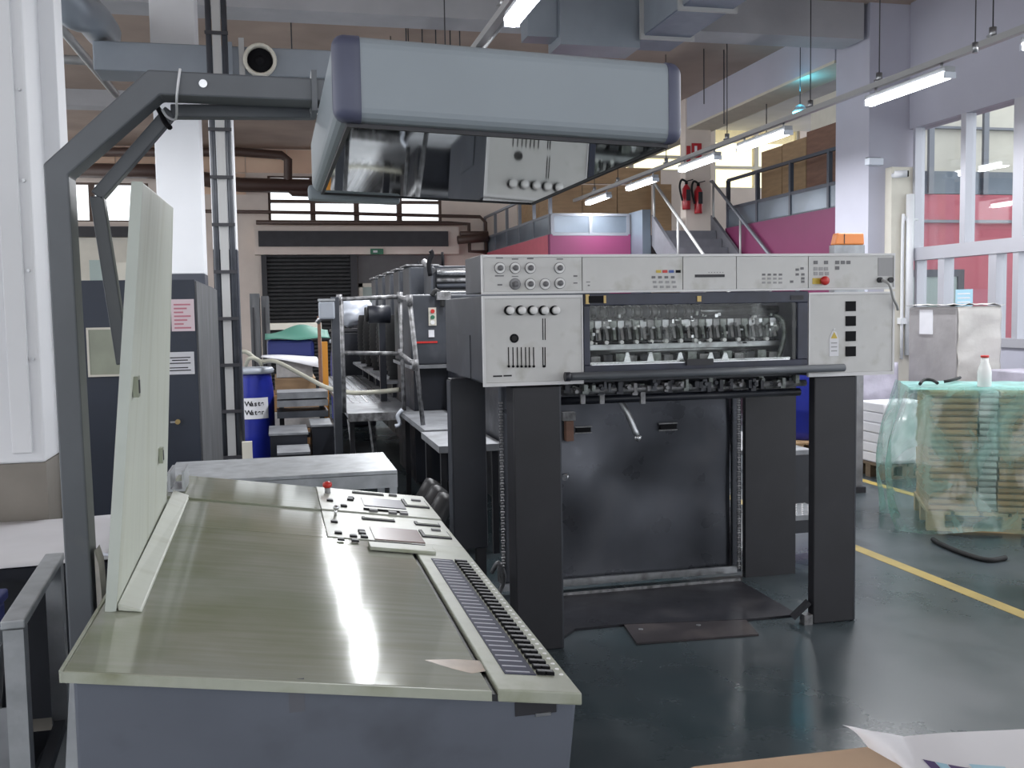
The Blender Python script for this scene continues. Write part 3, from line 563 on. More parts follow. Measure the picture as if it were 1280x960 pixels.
p = at(690, 880, Y=CY0); part('hand_recess', 'charcoal', con_t, (p.x-.07, p.x+.012, CY0+.012, CY0+.0135, p.z-.022, p.z+.006)); part('latch', 'steel', con_t, (p.x-.03, p.x, CY0+.009, CY0+.0135, p.z-.026, p.z-.020))
KX = con(619, 858).x                          # where the key strip starts
desk = cpart('desk_top', 'desk_metal', con_t, CX0, KX-.012, CY0, CYM, -.02, 0, .003)
cpart('front_edge', 'console_trim', con_t, CX0-.001, KX-.012, CY0-.004, CY0+.0, -.020, -.001)
cpart('side_edge', 'console_trim', con_t, CX0-.006, CX0-.0005, CY0-.004, CY1, -.020, .001)
PX = con(410, 674).x
cpart('desk_rear_left', 'desk_metal', con_t, CX0, PX-.002, CYM+.002, CYK-.003, -.02, 0)
cpart('desk_back', 'desk_metal', con_t, CX0, PX-.002, CYK+.004, CY1, -.02, .006)
pan1 = cpart('control_panel', 'console_panel', con_t, PX, CX1, CYM+.002, CYK-.003, -.02, .003, .002)
pan2 = cpart('control_panel', 'console_panel', con_t, PX, CX1, CYK+.004, CY1, -.02, .008, .002)
strip = cpart('key_strip', 'console_trim', con_t, KX, CX1, CY0-.004, CYM, -.021, .004, .003)
cpart('groove', 'charcoal', con_t, KX-.012, KX, CY0, CYM, -.021, -.008)
dx0, dx1 = con(632, 846).x, con(669, 845).x; dy0, dy1 = con(634, 845).y, con(540, 700).y
disp = cpart('ink_display', 'display_blue', strip, dx0, dx1, dy0, dy1, .004, .0055)
n = 30; pit = (dy1-dy0)/n
ln = cbox(MB(), dx0+.004, dx1-.01, dy0+.3*pit, dy0+.3*pit+.006, .0055, .0062).build('scale_line', 'display_line', disp)
c0 = ORG[ln]; copies(ln, [c0+Vector((0, pit*k, 0)) for k in range(1, n)])
kx0, kx1 = con(670, 843).x, con(690, 843).x
k1 = cbox(MB(), kx0, (kx0+kx1)/2-.0012, dy0+.1*pit, dy0+.62*pit, .004, .011).build('key', 'black', strip)
k2 = cbox(MB(), (kx0+kx1)/2+.0012, kx1, dy0+.1*pit, dy0+.62*pit, .004, .011).build('key', 'black', strip)
for kk in (k1, k2):
    c0 = ORG[kk].copy(); copies(kk, [c0+Vector((0, pit*k, 0)) for k in range(1, n)])
top_ = cbox(MB(), kx0+.002, kx1-.002, dy0+.22*pit, dy0+.50*pit, .011, .0118).build('key_cap', 'grey_key', strip); c0 = ORG[top_].copy(); copies(top_, [c0+Vector((0, pit*k, 0)) for k in range(1, n)])
lx = kx1+.016; led = MB().cyl((lx, dy0+.35*pit, cz(lx)+.003), (lx, dy0+.35*pit, cz(lx)+.0055), .0045, n=10).build('indicator', 'white_key', strip); c0 = ORG[led].copy(); copies(led, [c0+Vector((0, pit*k, 0)) for k in range(1, n)])
def crect(name, m, parent, q, h0, h1):        # rectangle from two opposite pixel corners on the desk
    A, B = con(*q[:2]), con(*q[2:]); x0, x1 = sorted((A.x, B.x)); y0, y1 = sorted((A.y, B.y)); return cpart(name, m, parent, x0, x1, y0, y1, h0, h1)
def cfoot(px, py, w, d, h0, h1, name, m, parent): A = con(px, py); return cpart(name, m, parent, A.x-w/2, A.x+w/2, A.y-d/2, A.y+d/2, h0, h1)
sc1 = cfoot(496, 670, .155, .19, .003, .006, 'screen', 'screen_rose', pan1); sc1['label'] = 'rose tinted flat display'
sc2 = cfoot(479, 632, .15, .17, .008, .011, 'screen', 'screen_grey', pan2); sc2['label'] = 'grey flat display'
cfoot(497, 682, .17, .010, .003, .009, 'key_bar', 'black', pan1); cfoot(482, 642, .155, .010, .008, .014, 'key_bar', 'black', pan2)
for q in ((467, 642), (491, 645), (505, 646)): cfoot(*q, .028, .022, .008, .016, 'button', 'grey_key', pan2)
cfoot(529, 688, .03, .02, .003, .012, 'button', 'grey_key', pan1); cfoot(524, 684, .03, .012, .003, .010, 'button', 'grey_key', pan1)
o = MB(); cbox(o, *(lambda A: (A.x-.09, A.x+.105))(con(500, 690)), con(500, 692).y, con(500, 685).y, .003, .014); o.build('clip_rail', 'console_trim', con_t, .003)['label'] = 'raised cream rail'
for (q, w, dd) in (((473, 651), .11, .035), ((534, 657), .085, .05), ((544, 670), .095, .10)):
    fr_ = cfoot(*q, w, dd, .003, .008, 'button_frame', 'charcoal', pan1); cfoot(q[0]+.6, q[1]-.3, w-.014, dd-.014, .008, .010, 'button_plate', 'console_panel', fr_)
cfoot(545, 667, .03, .018, .010, .016, 'button', 'grey_key', pan1)
for (q, w, dd) in (((460, 620), .12, .03), ((519, 633), .09, .14)):
    fr_ = cfoot(*q, w, dd, .008, .013, 'button_frame', 'charcoal', pan2); cfoot(q[0]+.6, q[1]-.3, w-.014, dd-.014, .013, .015, 'button_plate', 'console_panel', fr_)
cfoot(520, 631, .035, .02, .015, .021, 'button', 'grey_key', pan2); cfoot(491, 622.5, .03, .02, .008, .016, 'button', 'grey_key', pan2)
for q in ((418, 654), (423, 668), (426, 676.5), (442, 672), (444, 678), (452, 665.5), (453, 668.5), (455.5, 673)):
    bb = cfoot(*q, .022, .020, .003, .0075, 'button', 'black', pan1); cfoot(q[0], q[1]-.6, .018, .016, .0075, .009, 'button_cap', 'light_pad', bb)
for q in ((412.5, 629), (430, 636), (438, 628), (439, 626)):
    bb = cfoot(*q, .022, .022, .008, .0135, 'button', 'black', pan2); cfoot(q[0], q[1]-.7, .018, .018, .0135, .015, 'button_cap', 'light_pad', bb)
A = con(409.5, 619); es = MB().cyl((A.x, A.y, cz(A.x)+.006), (A.x, A.y, cz(A.x)+.028), .011).build('stop_base', 'light_pad', con_t); eb = MB().lathe((A.x, A.y, cz(A.x)+.028), [(.010, 0), (.016, .004), (.018, .012), (.016, .020), (.008, .024), (.002, .025)], 16).build('emergency_button', 'red', con_t); eb['label'] = 'red mushroom emergency button'
A = con(419, 646); js = MB().cyl((A.x, A.y, cz(A.x)), (A.x+.004, A.y, cz(A.x)+.03), .005).build('joystick', 'chrome', con_t); MB().lathe((A.x+.004, A.y, cz(A.x)+.022), [(.004, 0), (.010, .006), (.011, .011), (.004, .018)], 12).build('joystick_knob', 'bright_steel', js)
Q_ = [con(*q) for q in ((530, 825), (568, 824), (601, 826), (607, 839), (590, 842), (565, 836))]; b = MB(); b.add([(v.x, v.y, cz(v.x)+.0003) for v in Q_], [tuple(range(6))]); b.build('stain', 'desk_stain', desk)['label'] = 'brown stain at desk corner'

# lamp gantry over the console ---------------------------------------
GY = 2.35
ga = thing('viewing_lamp_gantry', 'grey angled arm holding a big rectangular viewing lamp hood over the console', 'lamp', (-.445, GY+.04, 0))
MB().prism([(-.466, 0), (-.474, 1.932), (-.252, 2.140), (.150, 2.133), (.150, 2.083), (-.229, 2.086), (-.424, 1.910), (-.410, 0)], GY, GY+.085, 'y').build('arm', 'arm_grey', ga, .004)
part('foot_plate', 'arm_grey', ga, (-.52, -.40, GY-.04, GY+.13, 0, .012))
b = MB().prism([(-.409, .82), (-.410, 1.08), (-.402, 1.05), (-.398, .96), (-.402, .90), (-.396, .82)], GY+.01, GY+.08, 'y'); b.build('peeled_paint', 'white_scrape', ga)
P_ = [at(393, 141, Y=2.47), at(214, 140, Y=2.47), at(122, 246, Y=2.47), at(155, 455, Y=2.47)]
lk = MB(); 
for i in range(3): lk.bar(P_[i], P_[i+1], .03 if i else .03, .036, (0, 1, 0))
lk.build('link_bar', 'arm_grey', ga, .003)
p = at(392, 139, Y=2.44); MB().cyl((p.x, 2.448, p.z), (p.x, 2.43, p.z), .010).build('pivot_bolt', 'chrome', ga); p = at(254, 105, Y=GY); MB().cyl((p.x, GY, p.z), (p.x, GY-.006, p.z), .009).build('bolt', 'bright_steel', ga)
MB().tube([at(225, 86, Y=GY-.004), at(221, 120, Y=GY-.004), at(220, 148, Y=2.44), at(209, 146, Y=2.44), at(203, 137, Y=2.44)], .003, 6, 4).build('tie_wire', 'wall_white', ga)
MB().tube([at(185, 126, Y=2.43), at(196, 133, Y=2.45), at(206, 152, Y=2.45), at(213, 160, Y=2.44)], .006, 6, 4).build('cable', 'black', ga)
HX0, HX1, HY0, HY1 = .110, .746, 1.75, 2.80
def hz(x): return -.040*(x-HX0)
def hbox(b, x0, x1, y0, y1, z0, z1): return b.hexa([(x, y, z+hz(x)) for z in (z0, z1) for x, y in ((x0, y0), (x1, y0), (x1, y1), (x0, y1))])
HR = .022
hood = hbox(MB(), HX0, HX1, HY0, HY1, 1.931, 2.076).build('hood', 'hood_grey', ga, HR, 4); hood['label'] = 'grey rectangular lamp hood'
def corner_cap(sx, wx):                      # rounded cap that wraps a near corner of the hood, a hair proud of it
    b = MB(); xe = HX0 if sx > 0 else HX1; lev = []
    for t in range(6): a_ = math.pi/2*t/5; lev.append((1.9295+HR*(1-math.sin(a_)), HR*(1-math.cos(a_))))
    lev = [(1.9295+HR*(1-math.cos(math.pi/2*t/5)), HR*(1-math.sin(math.pi/2*t/5))) for t in range(6)]
    lev += [(2*2.0035-z, i) for z, i in reversed(lev)]
    k = 0; n = 0
    for z, ins in lev:
        ring = [(wx, .03), (wx, -.0012+ins)]
        rr = max(HR-ins, .002)
        ring += [(ins-.0012+rr-rr*math.sin(math.pi/2*t/6), ins-.0012+rr-rr*math.cos(math.pi/2*t/6)) for t in range(7)]
        ring += [(ins-.0012, .03)]
        n = len(ring)
        b.v += [Vector((xe+sx*u, HY0+w, z+hz(xe+sx*u))) for u, w in ring]
    m_ = len(lev)
    for j in range(m_-1):
        for i in range(n): b.f.append((j*n+i, j*n+(i+1) % n, (j+1)*n+(i+1) % n, (j+1)*n+i)); b.sm.append(1 <= i < n-1)
    b.f += [tuple(range(n)), tuple((m_-1)*n+i for i in range(n))]; b.sm += [False, False]
    return b.build('corner_cap', 'hood_corner', hood)
corner_cap(1, .046); corner_cap(-1, .030)
b = MB(); A_, B_, C_, D_ = HX0+.022, HX1-.022, HY0+.024, HY1-.024
for q in ((A_, A_+.008, C_, D_), (B_-.008, B_, C_, D_), (A_+.008, B_-.008, C_, C_+.008), (A_+.008, B_-.008, D_-.008, D_)): hbox(b, *q, 1.9235, 1.9309)
b.build('glass_frame', 'charcoal', hood)
hbox(MB(), A_+.0085, B_-.0085, C_+.0085, D_-.0085, 1.9262, 1.9309).build('mirror_glass', 'hood_glass', hood)
hbox(MB(), HX0-.01, HX0+.24, HY1+.001, HY1+.05, 1.912, 1.952).build('rear_lip', 'hood_grey', hood, .008)
MB().box(HX0-.012, HX0, GY-.01, GY+.1, 2.06, 2.15).build('mount_plate', 'arm_grey', ga)

# white back board ----------------------------------------------------
wb = thing('back_board', 'tall off white board standing on console edge and leaning over the desk', 'board', (-.355, 2.75, 1.0))
def wbv(u, w):  # point on the operator face
    x = (-.338*(1-u)-.358*u)*(1-w)+(-.250*(1-u)-.300*u)*w; y = 2.16*(1-u)+3.35*u; z = (cz(-.33)+.003)*(1-w)+(1.873*(1-u)+1.945*u)*w; return Vector((x, y, z))
b = MB(); n_ = Vector((-.022, 0, 0)); b.hexa([wbv(0, 0)+n_, wbv(0, 0), wbv(1, 0), wbv(1, 0)+n_, wbv(0, 1)+n_, wbv(0, 1), wbv(1, 1), wbv(1, 1)+n_]); b.build('board', 'board_white', wb, .004)
b = MB(); e_ = Vector((0, -.0015, 0)); b.hexa([wbv(0, 0)+n_+e_*2, wbv(0, 0)+e_*2, wbv(0, 0)+e_, wbv(0, 0)+n_+e_, wbv(0, 1)+n_+e_*2, wbv(0, 1)+e_*2, wbv(0, 1)+e_, wbv(0, 1)+n_+e_]); b.build('edge_strip', 'board_edge', wb)
for u, w in ((.05, .52), (.72, .22)):
    c0 = wbv(u, w); k = MB().box(c0.x-.001, c0.x+.010, c0.y, c0.y+.035, c0.z-.022, c0.z+.022).build('latch', 'gauge_glass', wb); part('latch_slot', 'charcoal', k, (c0.x+.010, c0.x+.0115, c0.y+.01, c0.y+.024, c0.z-.014, c0.z+.014))
b = MB(); b.hexa([(-.336, 2.163, cz(-.336)+.001), (-.288, 2.163, cz(-.288)+.001), (-.300, 3.52, cz(-.300)+.001), (-.352, 3.52, cz(-.352)+.001), (-.336, 2.163, cz(-.336)+.016), (-.290, 2.163, cz(-.29)+.006), (-.302, 3.52, cz(-.302)+.006), (-.352, 3.52, cz(-.352)+.02)]); b.build('support_ledge', 'board_white', wb, .003)
b = MB(); b.box(-.372, -.318, 3.54, 3.72, cz(-.36)+.008, cz(-.36)+.016).box(-.372, -.364, 3.54, 3.72, cz(-.36)+.016, cz(-.36)+.075).box(-.326, -.318, 3.54, 3.72, cz(-.36)+.016, cz(-.36)+.075); b.build('end_bracket', 'galvanised', wb)

# ================================================================== PRESS DELIVERY
YD = 4.45
de = thing('press_delivery', 'white fronted delivery end of the printing press on black posts', 'printing press', (2.0, 5.0, 0))
def D(px, py, Y=YD): return at(px, py, Y=Y)
X0, X1, ZT, ZS, ZB = .916, 3.026, 1.856, 1.678, 1.257
part('header_body', 'press_slate', de, (X0, X1, YD+.022, YD+.40, ZS+.006, ZT), bevel=.004); part('header_trim', 'press_trim', de, (X0, X1, YD, YD+.021, ZT-.012, ZT), (X0, X0+.008, YD, YD+.021, ZS, ZT-.012), (X1-.008, X1, YD, YD+.021, ZS, ZT-.012), (X0+.008, X1-.008, YD, YD+.021, ZS, ZS+.01))
sx = [X0+.008]+[D(p, 340).x for p in (728, 854, 921, 1011)]+[X1-.008]
HP = [part('header_panel', 'press_white', de, (sx[i]+.002, sx[i+1]-.002, YD+.004, YD+.021, ZS+.011, ZT-.013)) for i in range(5)]
def disc(px, py, r, y0, y1, name, m, parent, r1=None, n=18): c = D(px, py); return MB().cyl((c.x, y0, c.z), (c.x, y1, c.z), r, r1, n).build(name, m, parent)
def slab(q, y0, y1, name, m, parent): x0, x1, z0, z1 = rect(YD, *q); return part(name, m, parent, (x0, x1, y0, y1, z0, z1))
F0 = YD+.004
for px, py in ((625, 335), (644, 335), (663, 335), (699.5, 335), (644, 355), (663, 355), (681.5, 355), (700, 354)):
    disc(px, py, .0265, F0, F0-.003, 'dial_ring', 'grey_key', HP[0]); k = disc(px, py, .0235, F0-.003, F0-.009, 'dial', 'white_key' if (px, py) != (644, 355) else 'worn_steel', HP[0]); c = D(px, py)
    MB().lathe((c.x, F0-.009, c.z), [(.013, 0), (.013, .012), (.010, .016), (.002, .017)], 14, (0, -1, 0)).build('dial_knob', 'grey_key', k)
for q in ((620, 629, 321, 323), (640, 648, 323, 324.5), (659, 667, 322, 324), (696, 704, 323, 324.5), (619, 630, 344, 345.5), (640, 648, 345, 346), (717, 722, 344, 346), (717, 722, 353, 354.5), (622, 628, 355, 357)): slab(q, F0-.001, F0, 'mark', 'grey_key', HP[0])
slab((735, 737.5, 356, 357.5), F0-.002, F0, 'mark', 'grey_key', HP[1]); slab((733, 738, 352, 353), F0-.001, F0, 'mark', 'grey_key', HP[1])
for x, m_ in ((823.5, 'yellow'), (831.5, 'red'), (839.5, 'blue_key'), (848, 'black')): slab((x-3, x+3, 337.5, 341), F0-.003, F0, 'colour_key', m_, HP[1])
for r_ in range(3):
    for i in range(4): slab((815+8*i+r_*1.2, 819.5+8*i+r_*1.2, 345+6*r_, 348+6*r_), F0-.002, F0, 'key', 'grey_key' if r_ < 1 else 'light_pad', HP[1])
slab((869, 906, 343, 346.5), F0-.003, F0, 'display_slot', 'charcoal', HP[2])
for i in range(6): slab((886+3.5*i, 887+3.5*i, 340, 341), F0-.001, F0, 'mark', 'grey_key', HP[2])
for r_ in range(3):
    for i in range(4): slab((953+7*i, 957+7*i, 342+5*r_, 344.5+5*r_), F0-.002, F0, 'key', 'grey_key' if r_ == 0 else 'light_pad', HP[3])
for x, y in ((997, 337), (1003, 335.5), (997, 343), (1004, 343), (1004, 348), (990, 352), (1004, 352)): slab((x-2, x+2, y-1.5, y+1.5), F0-.002, F0, 'key', 'grey_key', HP[3])
for x, y in ((1020, 328), (1033, 328), (1047, 328), (1054, 328), (1061, 328), (1020, 336), (1026.5, 336), (1033, 336), (1047, 335), (1020, 342), (1027, 342), (1034, 342)): slab((x-2.5, x+2.5, y-2.2, y+2.2), F0-.002, F0, 'key', 'light_pad' if y > 335 else 'grey_key', HP[4])
slab((1016, 1031, 347.5, 355), F0-.002, F0, 'stop_plate', 'yellow', HP[4]); c = D(1028.5, 351); MB().lathe((c.x, F0-.002, c.z), [(.014, 0), (.014, .012), (.022, .016), (.022, .028), (.012, .034), (.001, .035)], 16, (0, -1, 0)).build('stop_button', 'red', HP[4])['label'] = 'red stop button'
slab((1098, 1117, 322, 345), F0-.002, F0, 'speaker_grille', 'light_pad', HP[4])
for x in (1099.5, 1113): disc(x, 350, .014, F0, F0-.014, 'socket', 'charcoal', HP[4])
MB().tube([D(1100, 350)+Vector((0, -.015, 0)), D(1105, 356)+Vector((0, -.045, 0)), D(1111, 372)+Vector((0, -.035, 0)), D(1118, 382)+Vector((0, -.02, 0)), D(1122, 387)], .007, 8, 5).build('cable', 'pipe_grey', de)
# lower left panel
LX1 = D(729, 420).x
lp = part('side_panel', 'press_white', de, (X0+.012, LX1-.006, YD+.004, YD+.02, ZB+.018, ZS-.022)); part('panel_frame', 'press_trim', de, (X0, LX1, YD, YD+.02, ZB, ZB+.017), (X0, LX1, YD, YD+.02, ZS-.021, ZS-.008), (X0, X0+.011, YD, YD+.02, ZB+.017, ZS-.021), (LX1-.005, LX1, YD, YD+.02, ZB+.017, ZS-.021))
part('side_cover', 'press_slate', de, (X0, X0+.03, YD+.021, 5.46, ZB+.02, ZS-.008), bevel=.004); part('side_box', 'press_slate', de, (X0+.031, LX1-.002, YD+.021, 5.3, ZB+.005, ZS-.01))
part('cover_flap', 'press_slate', de, (X0-.004, X0, 4.75, 5.1, ZB+.02, ZB+.23))
for px in (636, 650.5, 665, 679, 693):
    k = disc(px, 388, .022, F0, F0-.012, 'knob_base', 'black', lp); c = D(px+.8, 388); MB().lathe((c.x, F0-.012, c.z), [(.0175, 0), (.0175, .02), (.015, .024), (.001, .0245)], 16, (0, -1, 0)).build('knob', 'white_key', k)
disc(643, 423, .021, F0, F0-.002, 'hole_rim', 'black', lp); disc(643, 423, .013, F0-.002, F0-.006, 'hole_core', 'black_rubber', lp)
for px in (636, 641.5, 647, 652, 657.3, 662, 667.3): slab((px-.6, px+.6, 434, 459), F0-.0015, F0, 'slot', 'black', lp)
for px in (678.8, 681.7): slab((px-.6, px+.6, 434, 459), F0-.0015, F0, 'slot', 'black', lp); slab((px-.5, px+.5, 398, 425), F0-.0015, F0, 'slot', 'black', lp)
for px in (636, 641.5, 647, 652, 657.3, 662, 667.3, 680): disc(px, 458, .006, F0-.0015, F0-.006, 'slot_pin', 'black', lp, n=8)
for q in ((616.5, 628, 469.3, 471.3), (629.5, 640, 468.7, 470.7)): slab(q, F0-.001, F0, 'name_mark', 'ink', lp)
# lower right panel
RX0 = D(1011, 420).x
rp = part('side_panel', 'press_white', de, (RX0+.008, X1-.012, YD+.004, YD+.02, ZB+.012, ZS-.024)); part('panel_frame', 'press_trim', de, (RX0, X1, YD, YD+.02, ZB-.006, ZB+.011), (RX0, X1, YD, YD+.02, ZS-.023, ZS-.012), (RX0, RX0+.007, YD, YD+.02, ZB+.011, ZS-.023), (X1-.011, X1, YD, YD+.02, ZB+.011, ZS-.023))
part('side_box', 'press_slate', de, (RX0+.002, X1, YD+.021, 5.3, ZB, ZS-.014))
for y0, y1 in ((376.5, 389), (395, 407.5), (414, 426.5), (433, 445.5)):
    k = slab((1057.3, 1070, y0, y1), F0-.004, F0, 'display_window', 'black', rp)
tg = slab((1037, 1048.5, 424, 445), F0-.003, F0, 'warning_tag', 'paper', rp); x0, x1, z0, z1 = rect(YD, 1037, 1048.5, 414, 424)
MB().prism([(x0, z0), (x1, z0), (x1-.012, z1-.006), ((x0+x1)/2, z1+.004), (x0+.012, z1-.006)], F0-.003, F0, 'y').build('tag_head', 'paper', tg); MB().prism([(x0+.008, z0+.004), (x1-.008, z0+.004), ((x0+x1)/2, z1-.004)], F0-.005, F0-.0031, 'y').build('warning_triangle', 'yellow', tg)
MB().tube([D(1043, 414), D(1041, 412), D(1044, 411)], .002, 6).build('tag_string', 'paper', tg)
for k in range(3): slab((1039, 1046.5, 428+5*k, 429.3+5*k), F0-.0036, F0-.0031, 'text_line', 'light_pad', tg)
# inspection window
wx0, wx1, wz0, wz1 = LX1+.004, RX0-.004, D(870, 462).z, ZS-.004
fr = part('window_frame', 'navy_frame', de, (wx0, wx1, YD+.0, YD+.025, wz1-.055, wz1), (wx0, wx1, YD+.0, YD+.025, wz0, wz0+.035), (wx0, wx0+.03, YD+.0, YD+.025, wz0+.035, wz1-.055), (wx1-.055, wx1, YD+.0, YD+.025, wz0+.035, wz1-.055), bevel=.003)
part('pane', 'glass_press', fr, (wx0+.03, wx1-.055, YD+.010, YD+.014, wz0+.035, wz1-.055))
part('frame_line', 'bright_steel', fr, (wx0, wx1, YD-.003, YD, wz0, wz0+.005), (wx0+.035, wx1-.1, YD-.002, YD, wz0+.034, wz0+.039))
slab((735, 756, 370, 378.5), YD-.012, YD-.001, 'hinge', 'black', fr); slab((731.5, 736, 368, 380), YD-.010, YD-.001, 'hinge_end', 'brass', fr); slab((753.5, 756.5, 369.5, 379), YD-.014, YD-.012, 'hinge_end', 'brass', fr)
slab((857, 890, 448.5, 456), YD-.018, YD-.001, 'window_handle', 'charcoal', fr); slab((988, 1004, 369, 374.5), YD-.003, YD-.001, 'maker_plate', 'charcoal', fr)
slab((871, 876, 370, 377), YD-.006, YD-.001, 'switch', 'brass', fr)
# machinery behind the pane
rnd = random.Random(3)
IY = YD+.12
ch = part('chamber_back', 'press_slate', de, (LX1+.01, RX0-.01, YD+.52, YD+.54, 1.2, ZS-.02)); part('chamber_floor', 'press_slate', de, (LX1+.01, RX0-.01, YD+.1, YD+.5, 1.255, 1.27))
for z, r_, m_ in ((1.585, .022, 'steel'), (1.505, .03, 'grip_grey'), (1.455, .018, 'bright_steel'), (1.395, .025, 'steel')):
    MB().cyl((wx0+.03, IY+.1, z), (wx1-.05, IY+.1, z), r_, n=12).build('cross_shaft', m_, de)
gb = part('gripper_rail', 'steel', de, (wx0+.03, wx1-.05, IY+.03, IY+.05, 1.405, 1.43)); part('front_rail', 'bright_steel', de, (wx0+.03, wx1-.08, YD+.03, YD+.04, wz0+.037, wz0+.046))
ng = 26; gp = (wx1-wx0-.16)/ng
for i in range(ng):
    x = wx0+.06+gp*i; g = MB(); g.box(x, x+.020, IY, IY+.11, 1.45, 1.54); g.prism([(IY-.03, 1.455), (IY, 1.45), (IY, 1.50), (IY-.01, 1.51)], x+.003, x+.017, 'x'); g.box(x-.006, x+.026, IY-.004, IY+.02, 1.515, 1.545)
    g.build('gripper', ('grip_grey', 'steel', 'worn_steel')[i % 3], de)
    if i % 2 == 0: MB().cyl((x+.01, IY-.02, 1.442), (x+.01, IY+.01, 1.442), .010, n=8).build('gripper_pad', 'white_key', de)
for i in range(14): x = wx0+.05+.045*i; MB().lathe((x, IY+.1, 1.585), [(.03, 0), (.034, .01), (.034, .025), (.03, .034)], 12, (1, 0, 0)).build('collar', 'press_slate' if i % 2 else 'worn_steel', de)
for px in (783, 812, 849, 887, 905): c = D(px, 443, YD+.05); MB().prism([(c.x-.02, wz0+.046), (c.x+.015, wz0+.046), (c.x+.005, c.z+.01), (c.x-.008, c.z+.01)], YD+.03, YD+.04, 'y').build('rail_tab', 'bright_steel', de)
for i in range(16): x = wx0+.07+i*.062; part('suction_block', ('worn_steel', 'press_dark', 'grip_grey')[i % 3], de, (x, x+.045, IY-.01, IY+.07, 1.30+.008*(i % 4), 1.375+.006*(i % 3)))
for i in range(70):
    x = wx0+.05+(wx1-wx0-.16)*rnd.random(); z = 1.42+.15*rnd.random(); w = .006+.012*rnd.random(); y = IY-.035+.03*rnd.random()
    MB().box(x, x+w, y, y+.02, z, z+.006+.014*rnd.random()).build('linkage', rnd.choice(('white_key', 'steel', 'black', 'press_dark', 'bright_steel', 'grip_grey')), de)
MB().tube([(wx1-.12, IY, 1.56), (wx1-.085, IY-.02, 1.53), (wx1-.075, IY-.02, 1.45), (wx1-.1, IY-.01, 1.35), (wx1-.13, IY, 1.31)], .012, 8, 5).build('air_hose', 'grip_grey', de)
# bumper rod
a, b_ = D(707, 468.5, YD-.05), D(1055, 462, YD-.05); MB().cyl((a.x, YD-.05, (a.z+b_.z)/2), (b_.x, YD-.05, (a.z+b_.z)/2), .019, n=14).build('bumper_rod', 'arm_grey', de); MB().cyl((a.x-.004, YD-.05, (a.z+b_.z)/2), (a.x+.02, YD-.05, (a.z+b_.z)/2), .022).build('rod_cap', 'press_dark', de)
for x in (a.x+.2, b_.x-.2): MB().cyl((x, YD-.05, (a.z+b_.z)/2), (x, YD+.03, (a.z+b_.z)/2), .010, n=8).build('rod_bracket', 'press_dark', de)
# four legs
for nm, (x0, x1, y0, y1) in enumerate(((1.056, 1.282, YD+.012, YD+.16), (2.59, 2.822, YD+.012, YD+.07))):
    lg = part('leg', 'post_black', de, (x0, x1, y0, y1, .0, ZB-.008), bevel=.006); part('edge_strip', 'press_slate', lg, (x1-.006, x1+.001, y0-.001, y0+.01, .004, ZB-.01))
# leg roller chains
for x, y, z0, z1 in ((1.040, 4.66, .36, 1.18), (2.62, 5.36, .06, 1.2)):
    g = MB(); nk = int((z1-z0)/.014)
    for i in range(nk): z = z0+i*.014; g.box(x-.006-(.003 if i % 2 else 0), x+.006+(.003 if i % 2 else 0), y-.008, y+.008, z, z+.008)
    g.build('roller_chain', 'worn_steel', de)['kind'] = 'stuff'
part('side_cabinet', 'press_dark', de, (.846, 1.02, 4.92, 5.02, .40, ZB+.01), bevel=.004); part('side_cabinet_edge', 'press_slate', de, (.840, .8455, 4.92, 5.02, .40, ZB))
for x, y in ((.9, 4.97), (.99, 4.97)): part('cabinet_foot', 'post_black', de, (x-.025, x+.025, y-.025, y+.025, 0, .40))
RY = 5.43
def dent(u, w):
    x, z = 1.2+1.40*u, .03+1.2*w
    return Vector((x, RY-.05*math.exp(-((x-1.62)/.22)**2-((z-.62)/.25)**2)+.035*math.exp(-((x-2.1)/.3)**2-((z-.55)/.22)**2)+.01*noise.noise(Vector((x*3, z*3, 0))), z))
o = MB().grid(dent, 40, 34).build('rear_sheet', 'sheet_steel', de, solid=.004); o['label'] = 'dented dark sheet metal panel'
part('rear_foot_rail', 'steel', de, (1.2, 2.62, RY-.05, RY-.03, .03, .07)); part('inner_panel', 'sheet_steel', de, (2.601, 2.655, RY-.03, RY, .03, 1.22))
part('inner_side_panel', 'post_black', de, (2.665, 2.99, 5.36, 5.40, .0, 1.24))
for q, m_ in (((720, 738, 534.5, 540), 'black'), ((825, 845, 530, 536.5), 'black')):
    x0, x1, z0, z1 = rect(RY-.02, *q); k = part('slot', m_, de, (x0, x1, RY-.03, RY-.012, z0, z1)); part('slot_rim', 'worn_steel', k, (x0-.008, x1+.008, RY-.028, RY-.01, z0-.008, z0-.001), (x0-.008, x1+.008, RY-.028, RY-.01, z1+.001, z1+.008))
x0, x1, z0, z1 = rect(RY-.06, 707, 716, 526, 551); part('brush_block', 'plywood_dark', de, (x0, x1, RY-.08, RY-.03, z0, z1)); part('brush_clamp', 'worn_steel', de, (x0-.02, x1+.01, RY-.085, RY-.03, z1+.003, z1+.05))
c = at(709, 595, Y=RY-.05); MB().cyl((c.x-.03, RY-.1, c.z), (c.x+.01, RY-.02, c.z), .018).build('stop_pin', 'bright_steel', de)
P_ = [at(772, 490, Y=YD+.3), at(778, 505, Y=YD+.28), at(785, 518, Y=YD+.26), at(797, 547, Y=YD+.24)]; MB().tube(P_, .016, 10, 3).build('lever', 'steel', de); MB().lathe(P_[-1], [(.004, -.02), (.018, -.01), (.018, .01), (.004, .02)], 12, (0, 1, 0)).build('lever_end', 'bright_steel', de)
